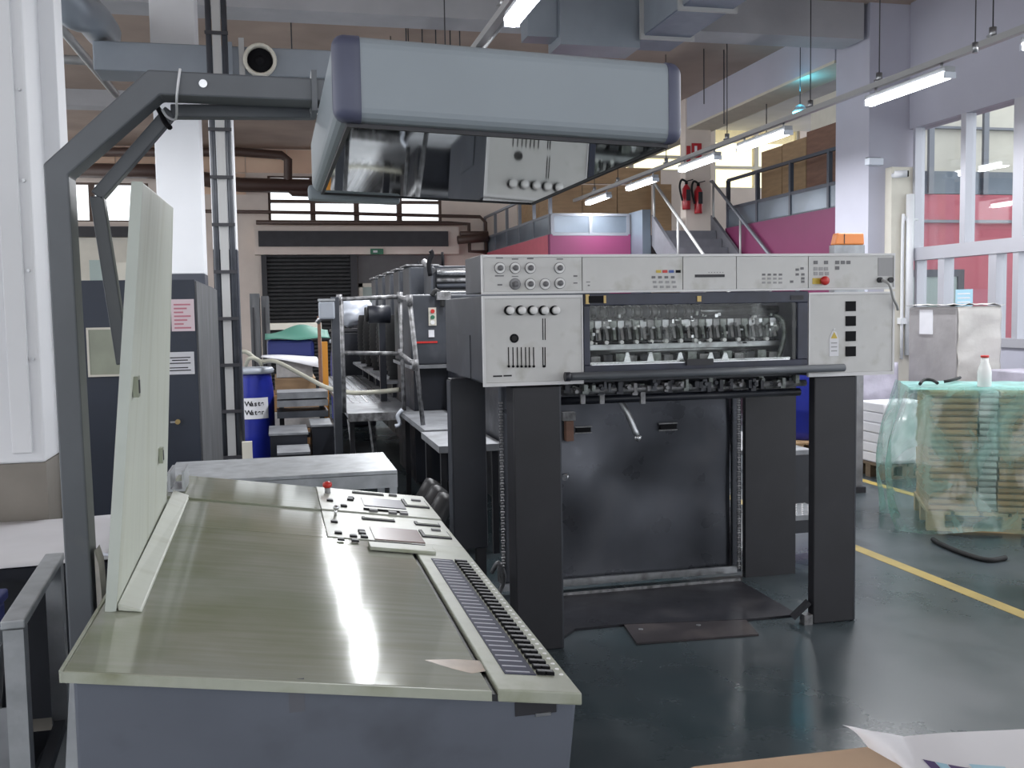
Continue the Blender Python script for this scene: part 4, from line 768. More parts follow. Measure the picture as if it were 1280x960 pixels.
# gripper bars under the window
GZ2 = 1.21
for z, y, r_, m_ in ((1.215, YD+.10, .016, 'worn_steel'), (1.165, YD+.16, .02, 'press_dark'), (1.195, YD+.24, .014, 'worn_steel')): MB().cyl((1.285, y, z), (2.59, y, z), r_, n=10).build('gripper_bar', m_, de)
part('bar_cover', 'press_dark', de, (1.285, 2.588, YD+.26, YD+.5, 1.19, 1.25))
for i in range(58):
    x = 1.30+1.26*i/58; w = .012+.012*rnd.random(); zc = 1.215+.025*rnd.random(); y = YD+.05+.08*rnd.random(); hh = .010+.014*rnd.random(); m_ = rnd.choice(('worn_steel', 'press_dark', 'press_dark', 'grip_grey', 'press_slate'))
    g = MB(); g.box(x, x+w, y, y+.05, zc-hh, zc+hh)
    if i % 3 == 0: g.cyl((x+w/2, y-.02, zc), (x+w/2, y, zc), .010, n=8)
    if i % 4 == 1: g.box(x-.004, x+w+.006, y+.01, y+.04, zc-hh-.014, zc-hh)
    g.build('gripper_link', m_, de)
for px in (728, 752, 803): c = at(px, 497, Y=YD+.14); part('hook', 'worn_steel', de, (c.x-.012, c.x+.012, YD+.13, YD+.15, c.z-.03, c.z+.06))
part('tangled_wire_box', 'worn_steel', de, (1.03, 1.052, 4.7, 4.76, .27, .36)); MB().tube([(1.0, 4.74, .32), (1.02, 4.68, .38), (1.05, 4.7, .3), (1.03, 4.72, .22), (1.0, 4.7, .2)], .012, 7, 5).build('worn_hose', 'worn_steel', de)
part('leg_shoe', 'worn_steel', de, (2.54, 2.586, YD+.01, YD+.06, .0, .05)); MB().bar((2.5, YD+.06, .03), (2.58, YD+.04, .11), .05, .02).build('floor_clamp', 'post_black', de)
# plate on the floor
fp = thing('floor_plate', 'dark steel plate lying on the floor between the delivery posts', 'plate', (1.9, 4.95, 0))
PT = [(1.29, 4.56), (1.41, 4.70), (1.665, 4.70), (2.29, 4.60), (2.585, 4.60), (2.585, 5.30), (1.29, 5.30)]; MB().prism(PT, 0.001, .012, 'z').build('plate', 'plate_dark', fp)
MB().prism([(1.667, 4.705), (1.63, 4.415), (2.245, 4.375), (2.29, 4.602)], .001, .010, 'z').build('ramp_plate', 'plate_rust', fp)
for x, y in ((1.72, 4.6), (2.02, 4.58)): MB().cyl((x, y, .010), (x, y, .013), .012).build('rivet', 'steel', fp)
MB().bar((1.29, 5.27, .02), (2.585, 5.27, .02), .012, .014).build('rear_edge', 'worn_steel', fp)
# tread steps seen past the right post
ts = thing('tread_step', 'chequer plate steps behind right delivery post', 'step', (3.0, 5.9, 0))
part('lower_tread', 'plate_grey', ts, (2.99, 3.30, 5.45, 5.8, .30, .33)); part('upper_tread', 'plate_grey', ts, (2.99, 3.45, 5.95, 7.3, .62, .65)); part('riser', 'press_dark', ts, (2.99, 3.45, 5.93, 5.948, .1, .62))
kn = MB().hexa([(2.87, 5.47, .33), (2.885, 5.47, .33), (2.90, 5.49, .33), (2.885, 5.49, .33), (2.872, 5.473, .336), (2.884, 5.473, .336), (2.897, 5.487, .336), (2.885, 5.487, .336)]).build('tread_stud', 'bright_steel', ts); c0 = ORG[kn].copy()
copies(kn, [c0+Vector((.13+.045*i+(.022 if j % 2 else 0), .04*j, 0)) for i in range(6) for j in range(8) if i or j])
for x in (3.0, 3.26): part('step_leg', 'post_black', ts, (x, x+.03, 5.47, 5.5, 0, .30)); part('step_leg', 'post_black', ts, (x, x+.03, 7.2, 7.23, 0, .62))

# ================================================================== PRINTING UNITS
UY, UP_ = 9.85, .86
def unit(i, lab):
    y = UY+UP_*i; x0 = 1.30; u = thing('printing_unit', lab, 'printing unit', (2.1, y, 0), 'printing units in line')
    part('tower', 'press_slate', u, (x0, 2.95, y, y+.52, 1.52, 2.06), bevel=.02); part('tower_cap', 'worn_steel', u, (x0-.03, x0+.3, y-.01, y+.5, 2.06, 2.075))
    part('lower_body', 'press_dark', u, (x0+.02, 2.95, y, y+.82, .2, 1.5))
    # bulging ribbed guard at the operator side
    pr = []
    for k in range(13): zc = .94+.62*k/12; rr = .135*(1-.55*abs(k/12-.55)**2.2*2); pr += [(rr, zc-.02), (rr*.9, zc+.02)]
    MB().lathe((x0-.10, y+.30, 0), pr, 18).build('ribbed_guard', 'black_rubber', u)
    part('grip_rail', 'steel', u, (x0-.02, x0, y-.03, y-.01, .95, 1.50)); part('foot_board', 'plate_grey', u, (x0-.26, x0, y+.02, y+.8, .90, .93)); part('board_bracket', 'press_dark', u, (x0-.18, x0-.14, y+.1, y+.2, .76, .90))
    MB().cyl((x0+.35, y+.1, 2.06), (x0+.35, y+.1, 2.2), .012, n=8).build('lever', 'black', u)
    return u
for i in range(5): unit(i, ['nearest tall grey printing unit, next to the delivery', 'second printing unit from the delivery', 'third printing unit from the delivery', 'fourth printing unit from the delivery', 'last printing unit of the line, farthest from the delivery'][i])
# transfer unit between delivery and towers
tu = thing('transfer_unit', 'slate transfer unit with push button panel between delivery and printing units', 'printing unit', (2.0, 9, 0))
a = at(513, 400, Y=8.6); b_ = at(554, 400, Y=8.6); zt, zb = at(530, 368, Y=8.6).z, at(530, 456, Y=8.6).z
part('cover', 'press_slate', tu, (a.x, 2.95, 8.6, 9.8, zb, zt), bevel=.015); part('ledge', 'plate_grey', tu, (a.x-.02, 2.95, 8.55, 9.8, zb-.03, zb-.001)); part('base', 'press_dark', tu, (a.x+.02, 2.95, 8.62, 9.8, .12, zb-.031))
part('duct_cover', 'press_dark', tu, (b_.x+.02, 2.9, 6.4, 8.54, .3, 1.25))
x0, x1, z0, z1 = rect(8.58, 536, 545.5, 384.5, 407); bp = part('button_plate', 'cream', tu, (x0, x1, 8.585, 8.6, z0, z1))
for py, m_ in ((389, 'red'), (396.5, 'exit_green'), (403, 'white_key')): c = at(540.7, py, Y=8.58); MB().cyl((c.x, 8.585, c.z), (c.x, 8.57, c.z), .018).build('push_button', m_, bp)
x0, x1, z0, z1 = rect(8.58, 536, 543, 412.5, 421.5); part('socket', 'paper', tu, (x0, x1, 8.585, 8.6, z0, z1)); x0, x1, z0, z1 = rect(8.58, 520, 547, 425, 429); part('red_strip', 'red', tu, (x0, x1, 8.59, 8.6, z0, z1-.012))
MB().tube([at(540, 370, Y=8.55), at(545, 363, Y=8.55), at(552, 372, Y=8.55), at(553, 384, Y=8.55)], .02, 8, 4).build('hose', 'black_rubber', tu); part('hose_clamp', 'worn_steel', tu, (b_.x-.06, b_.x+.06, 8.53, 8.6, zt-.05, zt+.02))
# rollers crossing above the transfer unit
ro = thing('roller_guard', 'black roller housing with bright bars behind delivery header', 'guard', (2.1, 9.4, zt)); x0 = at(540, 350, Y=9.3).x
part('housing', 'press_dark', ro, (x0, 2.9, 9.32, 9.7, zt+.002, at(560, 333, Y=9.3).z))
for py, r_, m_ in ((340, .035, 'bright_steel'), (350, .02, 'worn_steel'), (357, .02, 'press_slate'), (365, .022, 'bright_steel')): z = at(570, py, Y=9.25).z; MB().cyl((x0+.04, 9.27, z), (2.88, 9.27, z), r_, n=12).build('bar', m_, ro)
part('side_plate', 'press_slate', ro, (x0-.02, x0, 9.24, 9.7, zt+.002, at(560, 331, Y=9.3).z)); MB().tube([at(538, 345, Y=9.2), at(536, 330, Y=9.2), at(540, 318, Y=9.2), at(538, 313, Y=9.2)], .022, 8, 3).build('valve_stem', 'black', ro)
MB().cyl(at(530, 327, Y=9.5), at(541, 338, Y=9.3), .03).build('valve_body', 'worn_steel', ro)

# walkway along the press ----------------------------------------------
PZ = .75
wk = thing('walkway', 'grey tread plate walkway along the operator side of the press', 'walkway', (1.0, 10, 0))
part('deck_plate', 'plate_grey', wk, (.58, 1.15, 8.6, 13.9, PZ-.04, PZ)); part('deck_plate', 'plate_grey', wk, (1.03, 1.42, 7.15, 8.595, PZ-.04, PZ)); part('deck_plate', 'plate_grey', wk, (1.0, 1.42, 6.32, 7.13, PZ-.055, PZ-.01))
rb = part('tread_rib', 'bright_steel', wk, (.62, .64, 9.6, 13.8, PZ, PZ+.006)); c0 = ORG[rb].copy(); copies(rb, [c0+Vector((.07*k, 0, 0)) for k in range(1, 7)])
part('kick_edge', 'worn_steel', wk, (.58, 1.42, 8.58, 8.6, PZ-.07, PZ-.0))
for x, y in ((.62, 8.7), (.62, 11), (.62, 13.5), (1.06, 7.2), (1.04, 6.4), (1.38, 6.4), (1.1, 8.7)): part('leg', 'post_black', wk, (x-.02, x+.02, y-.02, y+.02, 0, PZ-.056))
MB().bar((.66, 8.75, .05), (.60, 8.72, PZ-.06), .03, .03).build('brace', 'worn_steel', wk); MB().bar((.85, 8.8, .05), (.78, 8.75, PZ-.06), .03, .03).build('brace', 'worn_steel', wk)
rl = thing('walkway_railing', 'worn tubular hand railing at the walkway end', 'railing', (.9, 8.6, PZ))
def RP(px, py, Y): return at(px, py, Y=Y)
b = MB().tube([(RP(426, 372, 8.7).x, 8.7, RP(426, 372, 8.7).z), (RP(430, 500, 8.7).x, 8.7, PZ)], .020, 8); b.build('post', 'worn_steel', rl)
A, B, C_ = RP(424, 374, 8.7), RP(500, 371, 8.68), RP(512, 375, 7.5)
MB().tube([A, B], .018, 8).build('top_rail', 'worn_steel', rl); MB().tube([B, C_], .018, 8).build('top_rail', 'worn_steel', rl)
MB().tube([B, (RP(505, 503, 8.68).x, 8.68, PZ)], .018, 8).build('post', 'worn_steel', rl); MB().tube([C_, (RP(529, 540, 7.5).x, 7.5, PZ)], .018, 8).build('post', 'worn_steel', rl)
A2, B2, C2 = RP(425, 441, 8.7), RP(501, 442, 8.68), RP(519, 456, 7.5); MB().tube([A2, B2], .017, 8).build('mid_rail', 'worn_steel', rl); MB().tube([B2, C2], .017, 8).build('mid_rail', 'worn_steel', rl)
for p_ in (A, B, C_, B2, C2): MB().cyl(p_-Vector((0, 0, .045)), p_+Vector((0, 0, .04)), .026, n=10).build('clamp', 'worn_steel', rl)
MB().tube([RP(503, 512, 8.5), RP(497, 520, 8.5), RP(500, 530, 8.5), RP(494, 533, 8.5)], .018, 6, 4).build('rag', 'plastic_white', rl)
ct = thing('control_post', 'dark control post with grey junction box at the railing', 'control box', (RP(420, 440, 8.8).x, 8.8, 0)); p = RP(423, 440, 8.82)
part('column', 'press_slate', ct, (p.x-.07, p.x-.005, 8.45, 8.55, 0, RP(420, 372, 8.8).z), bevel=.005)
x0, x1, z0, z1 = rect(8.7, 397, 419, 377, 399); part('box', 'lid_grey', ct, (x0, x1-.02, 8.4, 8.55, z0, z1), bevel=.015); part('box_lid', 'galvanised', ct, (x0-.004, x1-.016, 8.395, 8.55, z1+.001, z1+.02)); MB().cyl((x0-.02, 8.45, z0-.03), (x0+.03, 8.45, z0+.03), .02, n=8).build('gland', 'steel', ct)
op = thing('guard_post', 'orange guard post beside the walkway railing', 'post', (RP(406, 450, 11.0).x, 11.0, 0)); p = RP(406, 440, 11.0); part('post', 'orange_post', op, (p.x-.03, p.x+.03, 10.98, 11.04, 0, RP(409, 427, 11.0).z)); part('side_strut', 'plywood_dark', op, (p.x-.07, p.x-.035, 10.98, 11.02, 0, RP(403, 395, 11.0).z)); part('base', 'charcoal', op, (p.x-.07, p.x+.05, 10.9, 11.1, 0, .02))
# galvanised bench behind the console
bn = thing('metal_bench', 'galvanised sheet metal bench standing behind the control console', 'bench', (0, 4.87, 0))
part('top', 'galvanised', bn, (-.50, .525, 4.56, 5.18, .862, .88), bevel=.003); part('front_apron', 'galvanised', bn, (-.50, .525, 4.56, 4.575, .80, .861)); part('side_apron', 'galvanised', bn, (.51, .525, 4.58, 5.17, .80, .861))
for x in (-.49, .49):
    for y in (4.577, 5.14): part('leg', 'galvanised', bn, (x, x+.034, y, y+.034, 0, .861))
MB().bar((.30, 4.60, .80), (.49, 4.60, .64), .03, .012, (0, 1, 0)).build('brace', 'galvanised', bn)
part('lower_panel', 'wrap_lilac', bn, (-.45, .2, 4.8, 4.82, .3, .79))
for i, zz in enumerate((.30, .30, .30)): tag(MB().tube([(.15, 5.45+.26*i, .07), (.45, 5.5+.26*i, .12), (.75, 5.65+.26*i, .26), (.96, 5.8+.26*i, .5)], .065, 10, 6).build('ribbed_hose', 'hose_black'), 'black ribbed hose under the walkway, '+('next to the bench', 'between the other two hoses', 'farthest from the bench')[i], 'hose', 'black hoses under the walkway')

# blue drum -----------------------------------------------------------
def drum(name, x, y, z, r, h, label, group=None):
    d = thing(name, label, 'drum', (x, y, z), group)
    MB().lathe((x, y, z), [(r*.9, 0), (r*.97, .03), (r, .1), (r, h*.32), (r*1.015, h*.34), (r, h*.36), (r, h*.7), (r*.98, h*.8), (r*.90, h*.94), (r*.88, h)], 28).build('barrel', 'drum_blue', d)
    MB().lathe((x, y, z+h), [(r*.9, -.04), (r*1.02, -.035), (r*1.03, 0), (r*.95, .02), (r*.6, .02)], 28).build('lid_ring', 'lid_grey', d)
    return d
p = at(314, 500, Y=10.72); DY = 10.72; dr_ = drum('plastic_drum', p.x, DY, 0, .235, 1.04, 'blue plastic waste water drum with white label beside strapped conduits')
lb = MB(); lb.grid(lambda u, w: Vector((p.x+.238*math.sin(-.7+1.5*u), DY-.238*math.cos(-.7+1.5*u), .545+.215*w)), 14, 1); lb = lb.build('label_sheet', 'paper', dr_)
def on_drum(s, z):
    for k, chh in enumerate(s):
        an = -.10+.15*k; text(chh, .07, 'ink', lb, (p.x+.2395*math.sin(an), DY-.2395*math.cos(an), z), (math.pi/2, 0, an), bold=.002)
on_drum('Waste', .70); on_drum('Water', .61)
hp = [(p.x-.12, 10.86, 1.09), (p.x-.14, 10.84, 1.19), (p.x-.04, 10.82, 1.22), (p.x+.1, 10.78, 1.12), at(345, 452, Y=10.3), at(380, 470, Y=10), at(410, 485, Y=9.5), at(440, 491, Y=9.2), at(470, 490, Y=9.2), at(500, 487, Y=9.1)]
tag(MB().tube(hp, .022, 8, 6).build('hose', 'hose'), 'pale hose looping from the waste drum to the walkway', 'hose')
tag(MB().tube([(p.x-.04, 10.64, 1.085), (p.x, 10.58, 1.16), (p.x+.08, 10.57, 1.15), (p.x+.12, 10.62, 1.085)], .02, 8, 6).build('hose', 'hose'), 'short coil of pale hose on the waste drum lid', 'hose')
q = at(443, 440, Y=14); drum('plastic_drum', q.x, 15.2, PZ*0, .27, at(443, 425, Y=15.2).z, 'blue drum behind the walkway near the roller shutter')
q = at(1000, 520, Y=10.05); pl = at(1000, 560, Y=9.5)
drum('plastic_drum', q.x+.08, 10.05, .137, .29, .95, 'blue drum on wooden pallet seen beside right delivery post')
def pallet(x0, x1, y0, y1, label, m='pallet_wood', group=None):
    t = thing('pallet', label, 'pallet', ((x0+x1)/2, (y0+y1)/2, 0), group); w = x1-x0; nb = 6
    for i in range(nb): part('deck_board', m, t, (x0+i*w/nb, x0+(i+.86)*w/nb, y0, y1, .115, .135))
    for yy in (y0, (y0+y1)/2-.04, y1-.08):
        for xx in (x0, (x0+x1)/2-.06, x1-.12): part('block', m, t, (xx, xx+.12, yy, yy+.08, .022, .114))
        part('runner', m, t, (x0, x1, yy, yy+.08, 0, .021))
    return t
pallet(q.x-.3, q.x+.6, 9.65, 10.5, 'small wooden pallet under blue drum beside right delivery post')

# navy electrical cabinet behind the white board -------------------------
cb_ = thing('electrical_cabinet', 'navy electrical cabinet with notices and scuffed grey side', 'cabinet', (-.75, 7, 0))
part('body', 'cabinet_navy', cb_, (-1.06, -.44, 6.0, 8.1, 0, 1.81)); part('side_sheet', 'cabinet_scuffed', cb_, (-.439, -.43, 6.0, 8.1, .02, 1.80))
part('door_edge', 'press_slate', cb_, (-.815, -.81, 5.994, 6.0, .05, 1.78)); MB().cyl((-.56, 6.0, 1.0), (-.56, 5.97, 1.0), .014).build('lock', 'brass', cb_); MB().bar((-.60, 5.975, 1.0), (-.555, 5.975, 1.0), .008, .01).build('key', 'steel', cb_)
x0, x1, z0, z1 = rect(5.99, 112, 152, 412, 468); wd = part('gauge_window', 'gauge_glass', cb_, (x0, x1, 5.985, 5.999, z0, z1)); part('window_rim', 'cream', wd, (x0-.012, x1+.012, 5.98, 5.9995, z1+.0005, z1+.012), (x0-.012, x1+.012, 5.98, 5.9995, z0-.012, z0-.0005), (x0-.012, x0-.0005, 5.98, 5.9995, z0, z1), (x1+.0005, x1+.012, 5.98, 5.9995, z0, z1))
x0, x1, z0, z1 = rect(5.99, 214, 243, 374, 414); s = thing('notice', 'white notice with pink print taped on the navy cabinet', 'notice', ((x0+x1)/2, 5.99, z0)); part('sheet', 'paper_pink', s, (x0, x1, 5.990, 5.993, z0, z1))
for k in range(7): part('text_line', 'print_red', s, (x0+.015, x1-.02-.02*(k % 3), 5.989, 5.990, z1-.035-.022*k, z1-.026-.022*k))
x0, x1, z0, z1 = rect(5.99, 206, 243, 440, 468); s = thing('notice', 'white notice with black print low on the navy cabinet', 'notice', ((x0+x1)/2, 5.99, z0)); part('sheet', 'paper', s, (x0, x1, 5.990, 5.993, z0, z1))
for k, t_ in enumerate((.03, .045, .062, .088, .103)): part('text_line', 'ink', s, (x0+.02+(.02 if k == 1 else 0), x1-.02-.015*(k % 2), 5.989, 5.990, z1-t_-.005, z1-t_+.001))
# ribbed grey locker and stack behind the drum
for i, (px0, px1, pyt) in enumerate(((313, 326, 367), (327, 338, 370))):
    a, b2 = at(px0, 400, Y=13), at(px1, 400, Y=13); lk_ = thing('steel_locker', 'narrow grey steel locker behind the waste drum, %s' % ('beside the conduits' if i == 0 else 'beside the shutter'), 'locker', ((a.x+b2.x)/2, 13.2, 0)); part('body', 'cabinet_scuffed', lk_, (a.x, b2.x-.01, 13+.1*i, 13.6, 0, at(320, pyt, Y=13).z)); part('door_edge', 'charcoal', lk_, (a.x+.03, a.x+.05, 12.99+.1*i, 12.999+.1*i, .1, 1.7))
# sheet stack on pallet by the walkway
a, b2 = at(336, 455, Y=11.5), at(404, 455, Y=11.5)
pallet(a.x-.1, b2.x, 11.4, 12.4, 'dull wooden pallet under the paper stack before the shutter', 'pallet_dull')
for k in range(5): tag(part('paper_stack', ('cardboard', 'bundle_edge', 'cardboard', 'plywood', 'bundle_edge')[k], None, (a.x+.02*k, b2.x-.03*k, 11.45, 12.35, .137+.19*k, .137+.19*k+.186), bevel=.01), ['brown board pack at the bottom of the stack on dull pallet', 'pale paper ream above the bottom board pack of dull pallet', 'brown board pack in the middle of the dull pallet stack', 'dark board pack near top of dull pallet stack', 'pale paper ream at top of dull pallet stack'][k], 'paper stack')
sh = MB().grid(lambda u, w: Vector((a.x-.08+.62*u, 11.36+.5*w, 1.125+.02*math.sin(u*3+1)-.10*max(0, 1-w*5)*u)), 10, 6).build('loose_sheet', 'paper', solid=.004); tag(sh, 'curled white sheets drooping over the paper stack edge', 'paper')
x0, x1, z0, z1 = rect(12.2, 334, 392, 424, 450); bd = part('film_bundle', 'crate_blue', None, (x0, x1, 11.9, 12.3, 1.088, z1), bevel=.04); tag(bd, 'blue wrapped bundle on the paper stack below green cloth', 'bundle')
gc = MB().grid(lambda u, w: Vector((x0-.02+(x1-x0+.2)*u, 11.85+.5*w, z1+.012+.16*w*(.4+.6*math.exp(-((u-.62)/.3)**2))+.01*math.sin(9*u+4*w))), 18, 8).build('green_cloth', 'green_cloth', solid=.006); tag(gc, 'green plastic cloth spread over blue bundle', 'cloth')
tag(part('shutter_rail', 'cream', None, (at(330, 408, Y=16).x, at(402, 408, Y=16).x, 16, 16.4, at(360, 412, Y=16).z, at(360, 404, Y=16).z), (at(331, 408, Y=16).x, at(333, 408, Y=16).x+.02, 16.05, 16.3, 0, at(360, 412, Y=16).z), (at(398, 408, Y=16).x, at(400, 408, Y=16).x+.02, 16.05, 16.3, 0, at(360, 412, Y=16).z)), 'pale bottom rail of the roller shutter on added legs', 'trestle')  # shutter's bottom rail as a separate bar, legs added to carry it
wbag = MB()
def blob(c, rx, ry, rz, sd, nu=18, nv=12):
    def f(u, w):
        t, ph = 2*math.pi*u, math.pi*(w-.5); d = Vector((math.cos(ph)*math.cos(t), math.cos(ph)*math.sin(t), math.sin(ph))); k = 1+.25*noise.noise(d*1.8+Vector((sd, 0, 0)))+.12*noise.noise(d*5+Vector((sd, 3, 0)))
        return Vector(c)+Vector((d.x*rx, d.y*ry, d.z*rz))*k
    return f
c = at(444, 402, Y=14.4); tag(wbag.grid(blob((c.x, 14.5, at(444, 411, Y=14.4).z+.245), .3, .26, .2, 3), 40, 26).build('plastic_bag', 'plastic_white'), 'crumpled white plastic bag on dark bin behind railing', 'bag')
c2 = at(444, 420, Y=14.4); bi = thing('waste_bin', 'dark bin under white plastic bag behind the railing', 'bin', (c2.x, 14.5, 0)); part('body', 'press_dark', bi, (c2.x-.32, c2.x+.25, 14.2, 14.8, 0, at(444, 414, Y=14.4).z), bevel=.03); part('rim', 'charcoal', bi, (c2.x-.34, c2.x+.27, 14.18, 14.82, at(444, 414, Y=14.4).z, at(444, 411, Y=14.4).z))
c = at(477, 393, Y=9.6); s = thing('drive_motor', 'black motor housing with cap on first printing unit side', 'motor', (c.x, 9.6, c.z-.12)); MB().cyl((c.x-.13, 9.6, c.z), (c.x+.08, 9.6, c.z), .085).build('housing', 'press_dark', s); MB().cyl((c.x-.16, 9.6, c.z), (c.x-.131, 9.6, c.z), .07).build('cap', 'black_rubber', s); part('stand', 'press_dark', s, (c.x-.03, c.x+.03, 9.57, 9.63, PZ+.008, c.z-.08))
# low boxes and planks in front of walkway
def lowbox(x0, x1, y0, y1, z, label): 
    t = thing('step_box', label, 'step', ((x0+x1)/2, (y0+y1)/2, 0)); part('body', 'press_dark', t, (x0+.01, x1-.01, y0+.01, y1-.01, 0, z-.02)); part('top_plate', 'plate_grey', t, (x0, x1, y0, y1, z-.019, z)); return t
lowbox(.30, .525, 9.65, 10.25, .55, 'black step box with worn grey top beside the walkway leg')
lowbox(-.02, .265, 8.88, 9.42, .40, 'low black step with grey top beside the taller step box')
lowbox(-.09, .27, 9.5, 10.2, .50, 'low grey plate box behind the low step')
for k, (py, z) in enumerate(((490, .74), (500, .62), (514, .50))):
    a, b2 = at(336, py, Y=10.4), at(416, py, Y=10.4); tag(part('metal_channel', 'plate_grey' if k < 2 else 'press_slate', None, (a.x+.08, min(b2.x, .5), 10.3, 10.75, a.z-.07, a.z-.005)), ['topmost', 'middle', 'lowest'][k]+' grey metal channel of the stack beside the waste drum', 'channel')
a, b2 = at(336, 500, Y=10.4), at(416, 500, Y=10.4); ss = thing('channel_stand', 'dark stand carrying grey metal channels beside waste drum', 'stand', ((a.x+b2.x)/2, 10.8, 0)); part('upright', 'press_dark', ss, (a.x+.1, a.x+.15, 10.76, 10.82, 0, .8)); part('upright', 'press_dark', ss, (.43, .48, 10.76, 10.82, 0, .8)); part('crossbar', 'press_dark', ss, (a.x+.15, .43, 10.76, 10.82, .3, .35))

# ================================================================== LEFT FOREGROUND
# white sheet table beside the pillar
tb = thing('sheet_table', 'dark table under white sheets beside the white pillar', 'table', (-1.0, 3.7, 0))
part('top', 'press_dark', tb, (-1.6, -.50, 3.30, 4.02, .80, .835)); 
for x in (-1.55, -.56):
    for y in (3.34, 3.95): part('leg', 'press_dark', tb, (x, x+.04, y, y+.04, 0, .80))
part('back_panel', 'press_dark', tb, (-1.5, -.57, 3.98, 3.99, .1, .79))
tag(MB().grid(lambda u, w: Vector((-1.62+1.10*u, 3.27+.76*w, .846+.004*math.sin(7*u)+.003*math.sin(5*w+2*u))), 14, 10).build('white_sheet', 'paper', solid=.003), 'white sheet spread on dark table behind lamp gantry post', 'sheet')
# trolley with metal frame
tr = thing('sheet_trolley', 'galvanised angle frame trolley beside the console', 'trolley', (-.85, 2.7, 0))
Xt, Zt, TY0, TY1 = -.605, .905, 2.44, 3.12
for x, y in ((Xt, TY0+.02), (-.65, TY1-.02), (-1.14, TY0+.02), (-1.14, TY1-.02)): part('post', 'galvanised', tr, (x-.022, x+.022, y-.02, y+.02, 0, Zt-.012))
MB().bar((Xt, TY0, Zt), (-.65, TY1, Zt), .052, .022).build('top_rail', 'galvanised', tr, .004); MB().bar((Xt-.022, TY0+.045, Zt-.032), (-.672, TY1-.045, Zt-.032), .005, .04).build('rail_flange', 'galvanised', tr); part('top_rail', 'galvanised', tr, (-1.165, -1.118, TY0, TY1, Zt-.011, Zt+.01))
MB().bar((Xt, TY0+.045, .415), (-.65, TY1-.045, .415), .03, .03).build('bottom_rail', 'press_slate', tr); part('bottom_shelf', 'press_dark', tr, (-1.11, -.675, TY0+.01, TY1-.01, .36, .39)); part('cross_rail', 'galvanised', tr, (-1.115, Xt-.03, TY0, TY0+.03, Zt-.05, Zt-.012))
part('side_panel', 'plate_grey', tr, (-1.11, Xt-.025, TY0+.035, TY0+.04, .10, .70))
for k in range(4):
    g = MB(); g.hexa([(-.95+.03*k, 2.50+.05*k, .395), (-.70+.004*k, 2.50+.05*k, .395), (-.70+.004*k, 2.505+.05*k, .395), (-.95+.03*k, 2.505+.05*k, .395), (-.92+.03*k, 2.56+.05*k, .86-.025*k), (-.66-.004*k, 2.56+.05*k, .85-.025*k), (-.66-.004*k, 2.563+.05*k, .85-.025*k), (-.92+.03*k, 2.563+.05*k, .86-.025*k)])
    tag(g.build('metal_sheet', ('plate_grey', 'steel', 'sheet_steel', 'plate_grey')[k]), ['dull grey', 'bright', 'dark', 'rear dull grey'][k]+' thin metal plate leaning in trolley frame', 'plate')
cr = thing('plastic_crate', 'dark blue plastic crate on trolley shelf', 'crate', (-.93, 2.9, .39)); part('body', 'crate_blue', cr, (-1.1, -.78, 2.80, 3.08, .391, .80), bevel=.01); part('rim', 'crate_blue', cr, (-1.105, -.772, 2.79, 3.09, .80, .83), bevel=.006); part('handle', 'lid_grey', cr, (-.99, -.89, 2.785, 2.799, .70, .74))
g = MB(); g.hexa([(-.47, 1.92, .0), (-.40, 1.92, .0), (-.40, 1.935, .0), (-.47, 1.935, .0), (-.398, 1.98, .92), (-.372, 1.98, .92), (-.372, 1.99, .92), (-.398, 1.99, .92)]); tag(g.build('steel_strip', 'galvanised'), 'narrow steel strip leaning against the console side', 'strip')
wc = [(-.58, 3.33, .852), (-.53, 3.31, .856), (-.508, 3.26, .83), (-.50, 3.27, .74), (-.52, 3.26, .68), (-.49, 3.27, .72), (-.50, 3.26, .80)]
tag(MB().tube(wc, .006, 6, 6).build('loose_cable', 'plastic_white'), 'tangled white cable behind the lamp gantry post', 'cable')

# ================================================================== RIGHT SIDE GOODS
# film wrapped pallet of cardboard
QX0, QX1, QY0, QY1, QZ = 4.45, 5.55, 6.14, 6.94, .99
before = set(bpy.data.objects)
pallet(QX0, QX1, QY0, QY1, 'wooden pallet under green film wrapped cardboard')
nl = 19; lh = (QZ-.137)/nl; rnd = random.Random(5)
def bundle(x0, x1, y0, y1, z0, h, m, label, group):
    j = [rnd.uniform(-.012, .012) for _ in range(3)]; ns_ = 5; b = MB(); pr = [(y0+j[0]+.012, z0+.002), (y0+j[0], z0+h*.35), (y0+j[0]+.004, z0+h*.8), (y0+j[0]+.018, z0+h-.004), (y1, z0+h-.004), (y1, z0+.002)]
    b.prism(pr, x0+j[1]*.5, x1+j[2]*.5, 'x'); tag(b.build('cardboard_bundle', m), label, 'cardboard', group)
for k in range(nl):
    z = .137+k*lh; od = 'topmost' if k == nl-1 else ('lowest', 'second', 'third', 'fourth', 'fifth', 'sixth', 'seventh', 'eighth', 'ninth', 'tenth', 'eleventh', 'twelfth', 'thirteenth', 'fourteenth', 'fifteenth', 'sixteenth', 'seventeenth', 'eighteenth')[k]
    bundle(QX0+.01, QX0+.325, QY0+.02, QY1-.02, z, lh, 'cardboard', od+' brown bundle up from pallet, corner column under green film', 'cardboard bundles of the left column')
    bundle(QX0+.335, QX0+.455, QY0+.03, QY1-.02, z, lh, 'bundle_edge', od+' pale narrow bundle up from pallet, between the brown columns', 'pale bundles of the middle column')
    bundle(QX0+.465, QX1-.02, QY0+.02, QY1-.02, z, lh, 'cardboard', od+' wide brown bundle up from pallet, under the bottle side', 'cardboard bundles of the right column')
fl = thing('plastic_film', 'translucent green plastic film draped over the cardboard pallet', 'film', (5.1, 6.6, 0))
def wr(p, a): return a*noise.noise(p*2.6)+.5*a*noise.noise(p*6.1+Vector((3, 1, 2)))
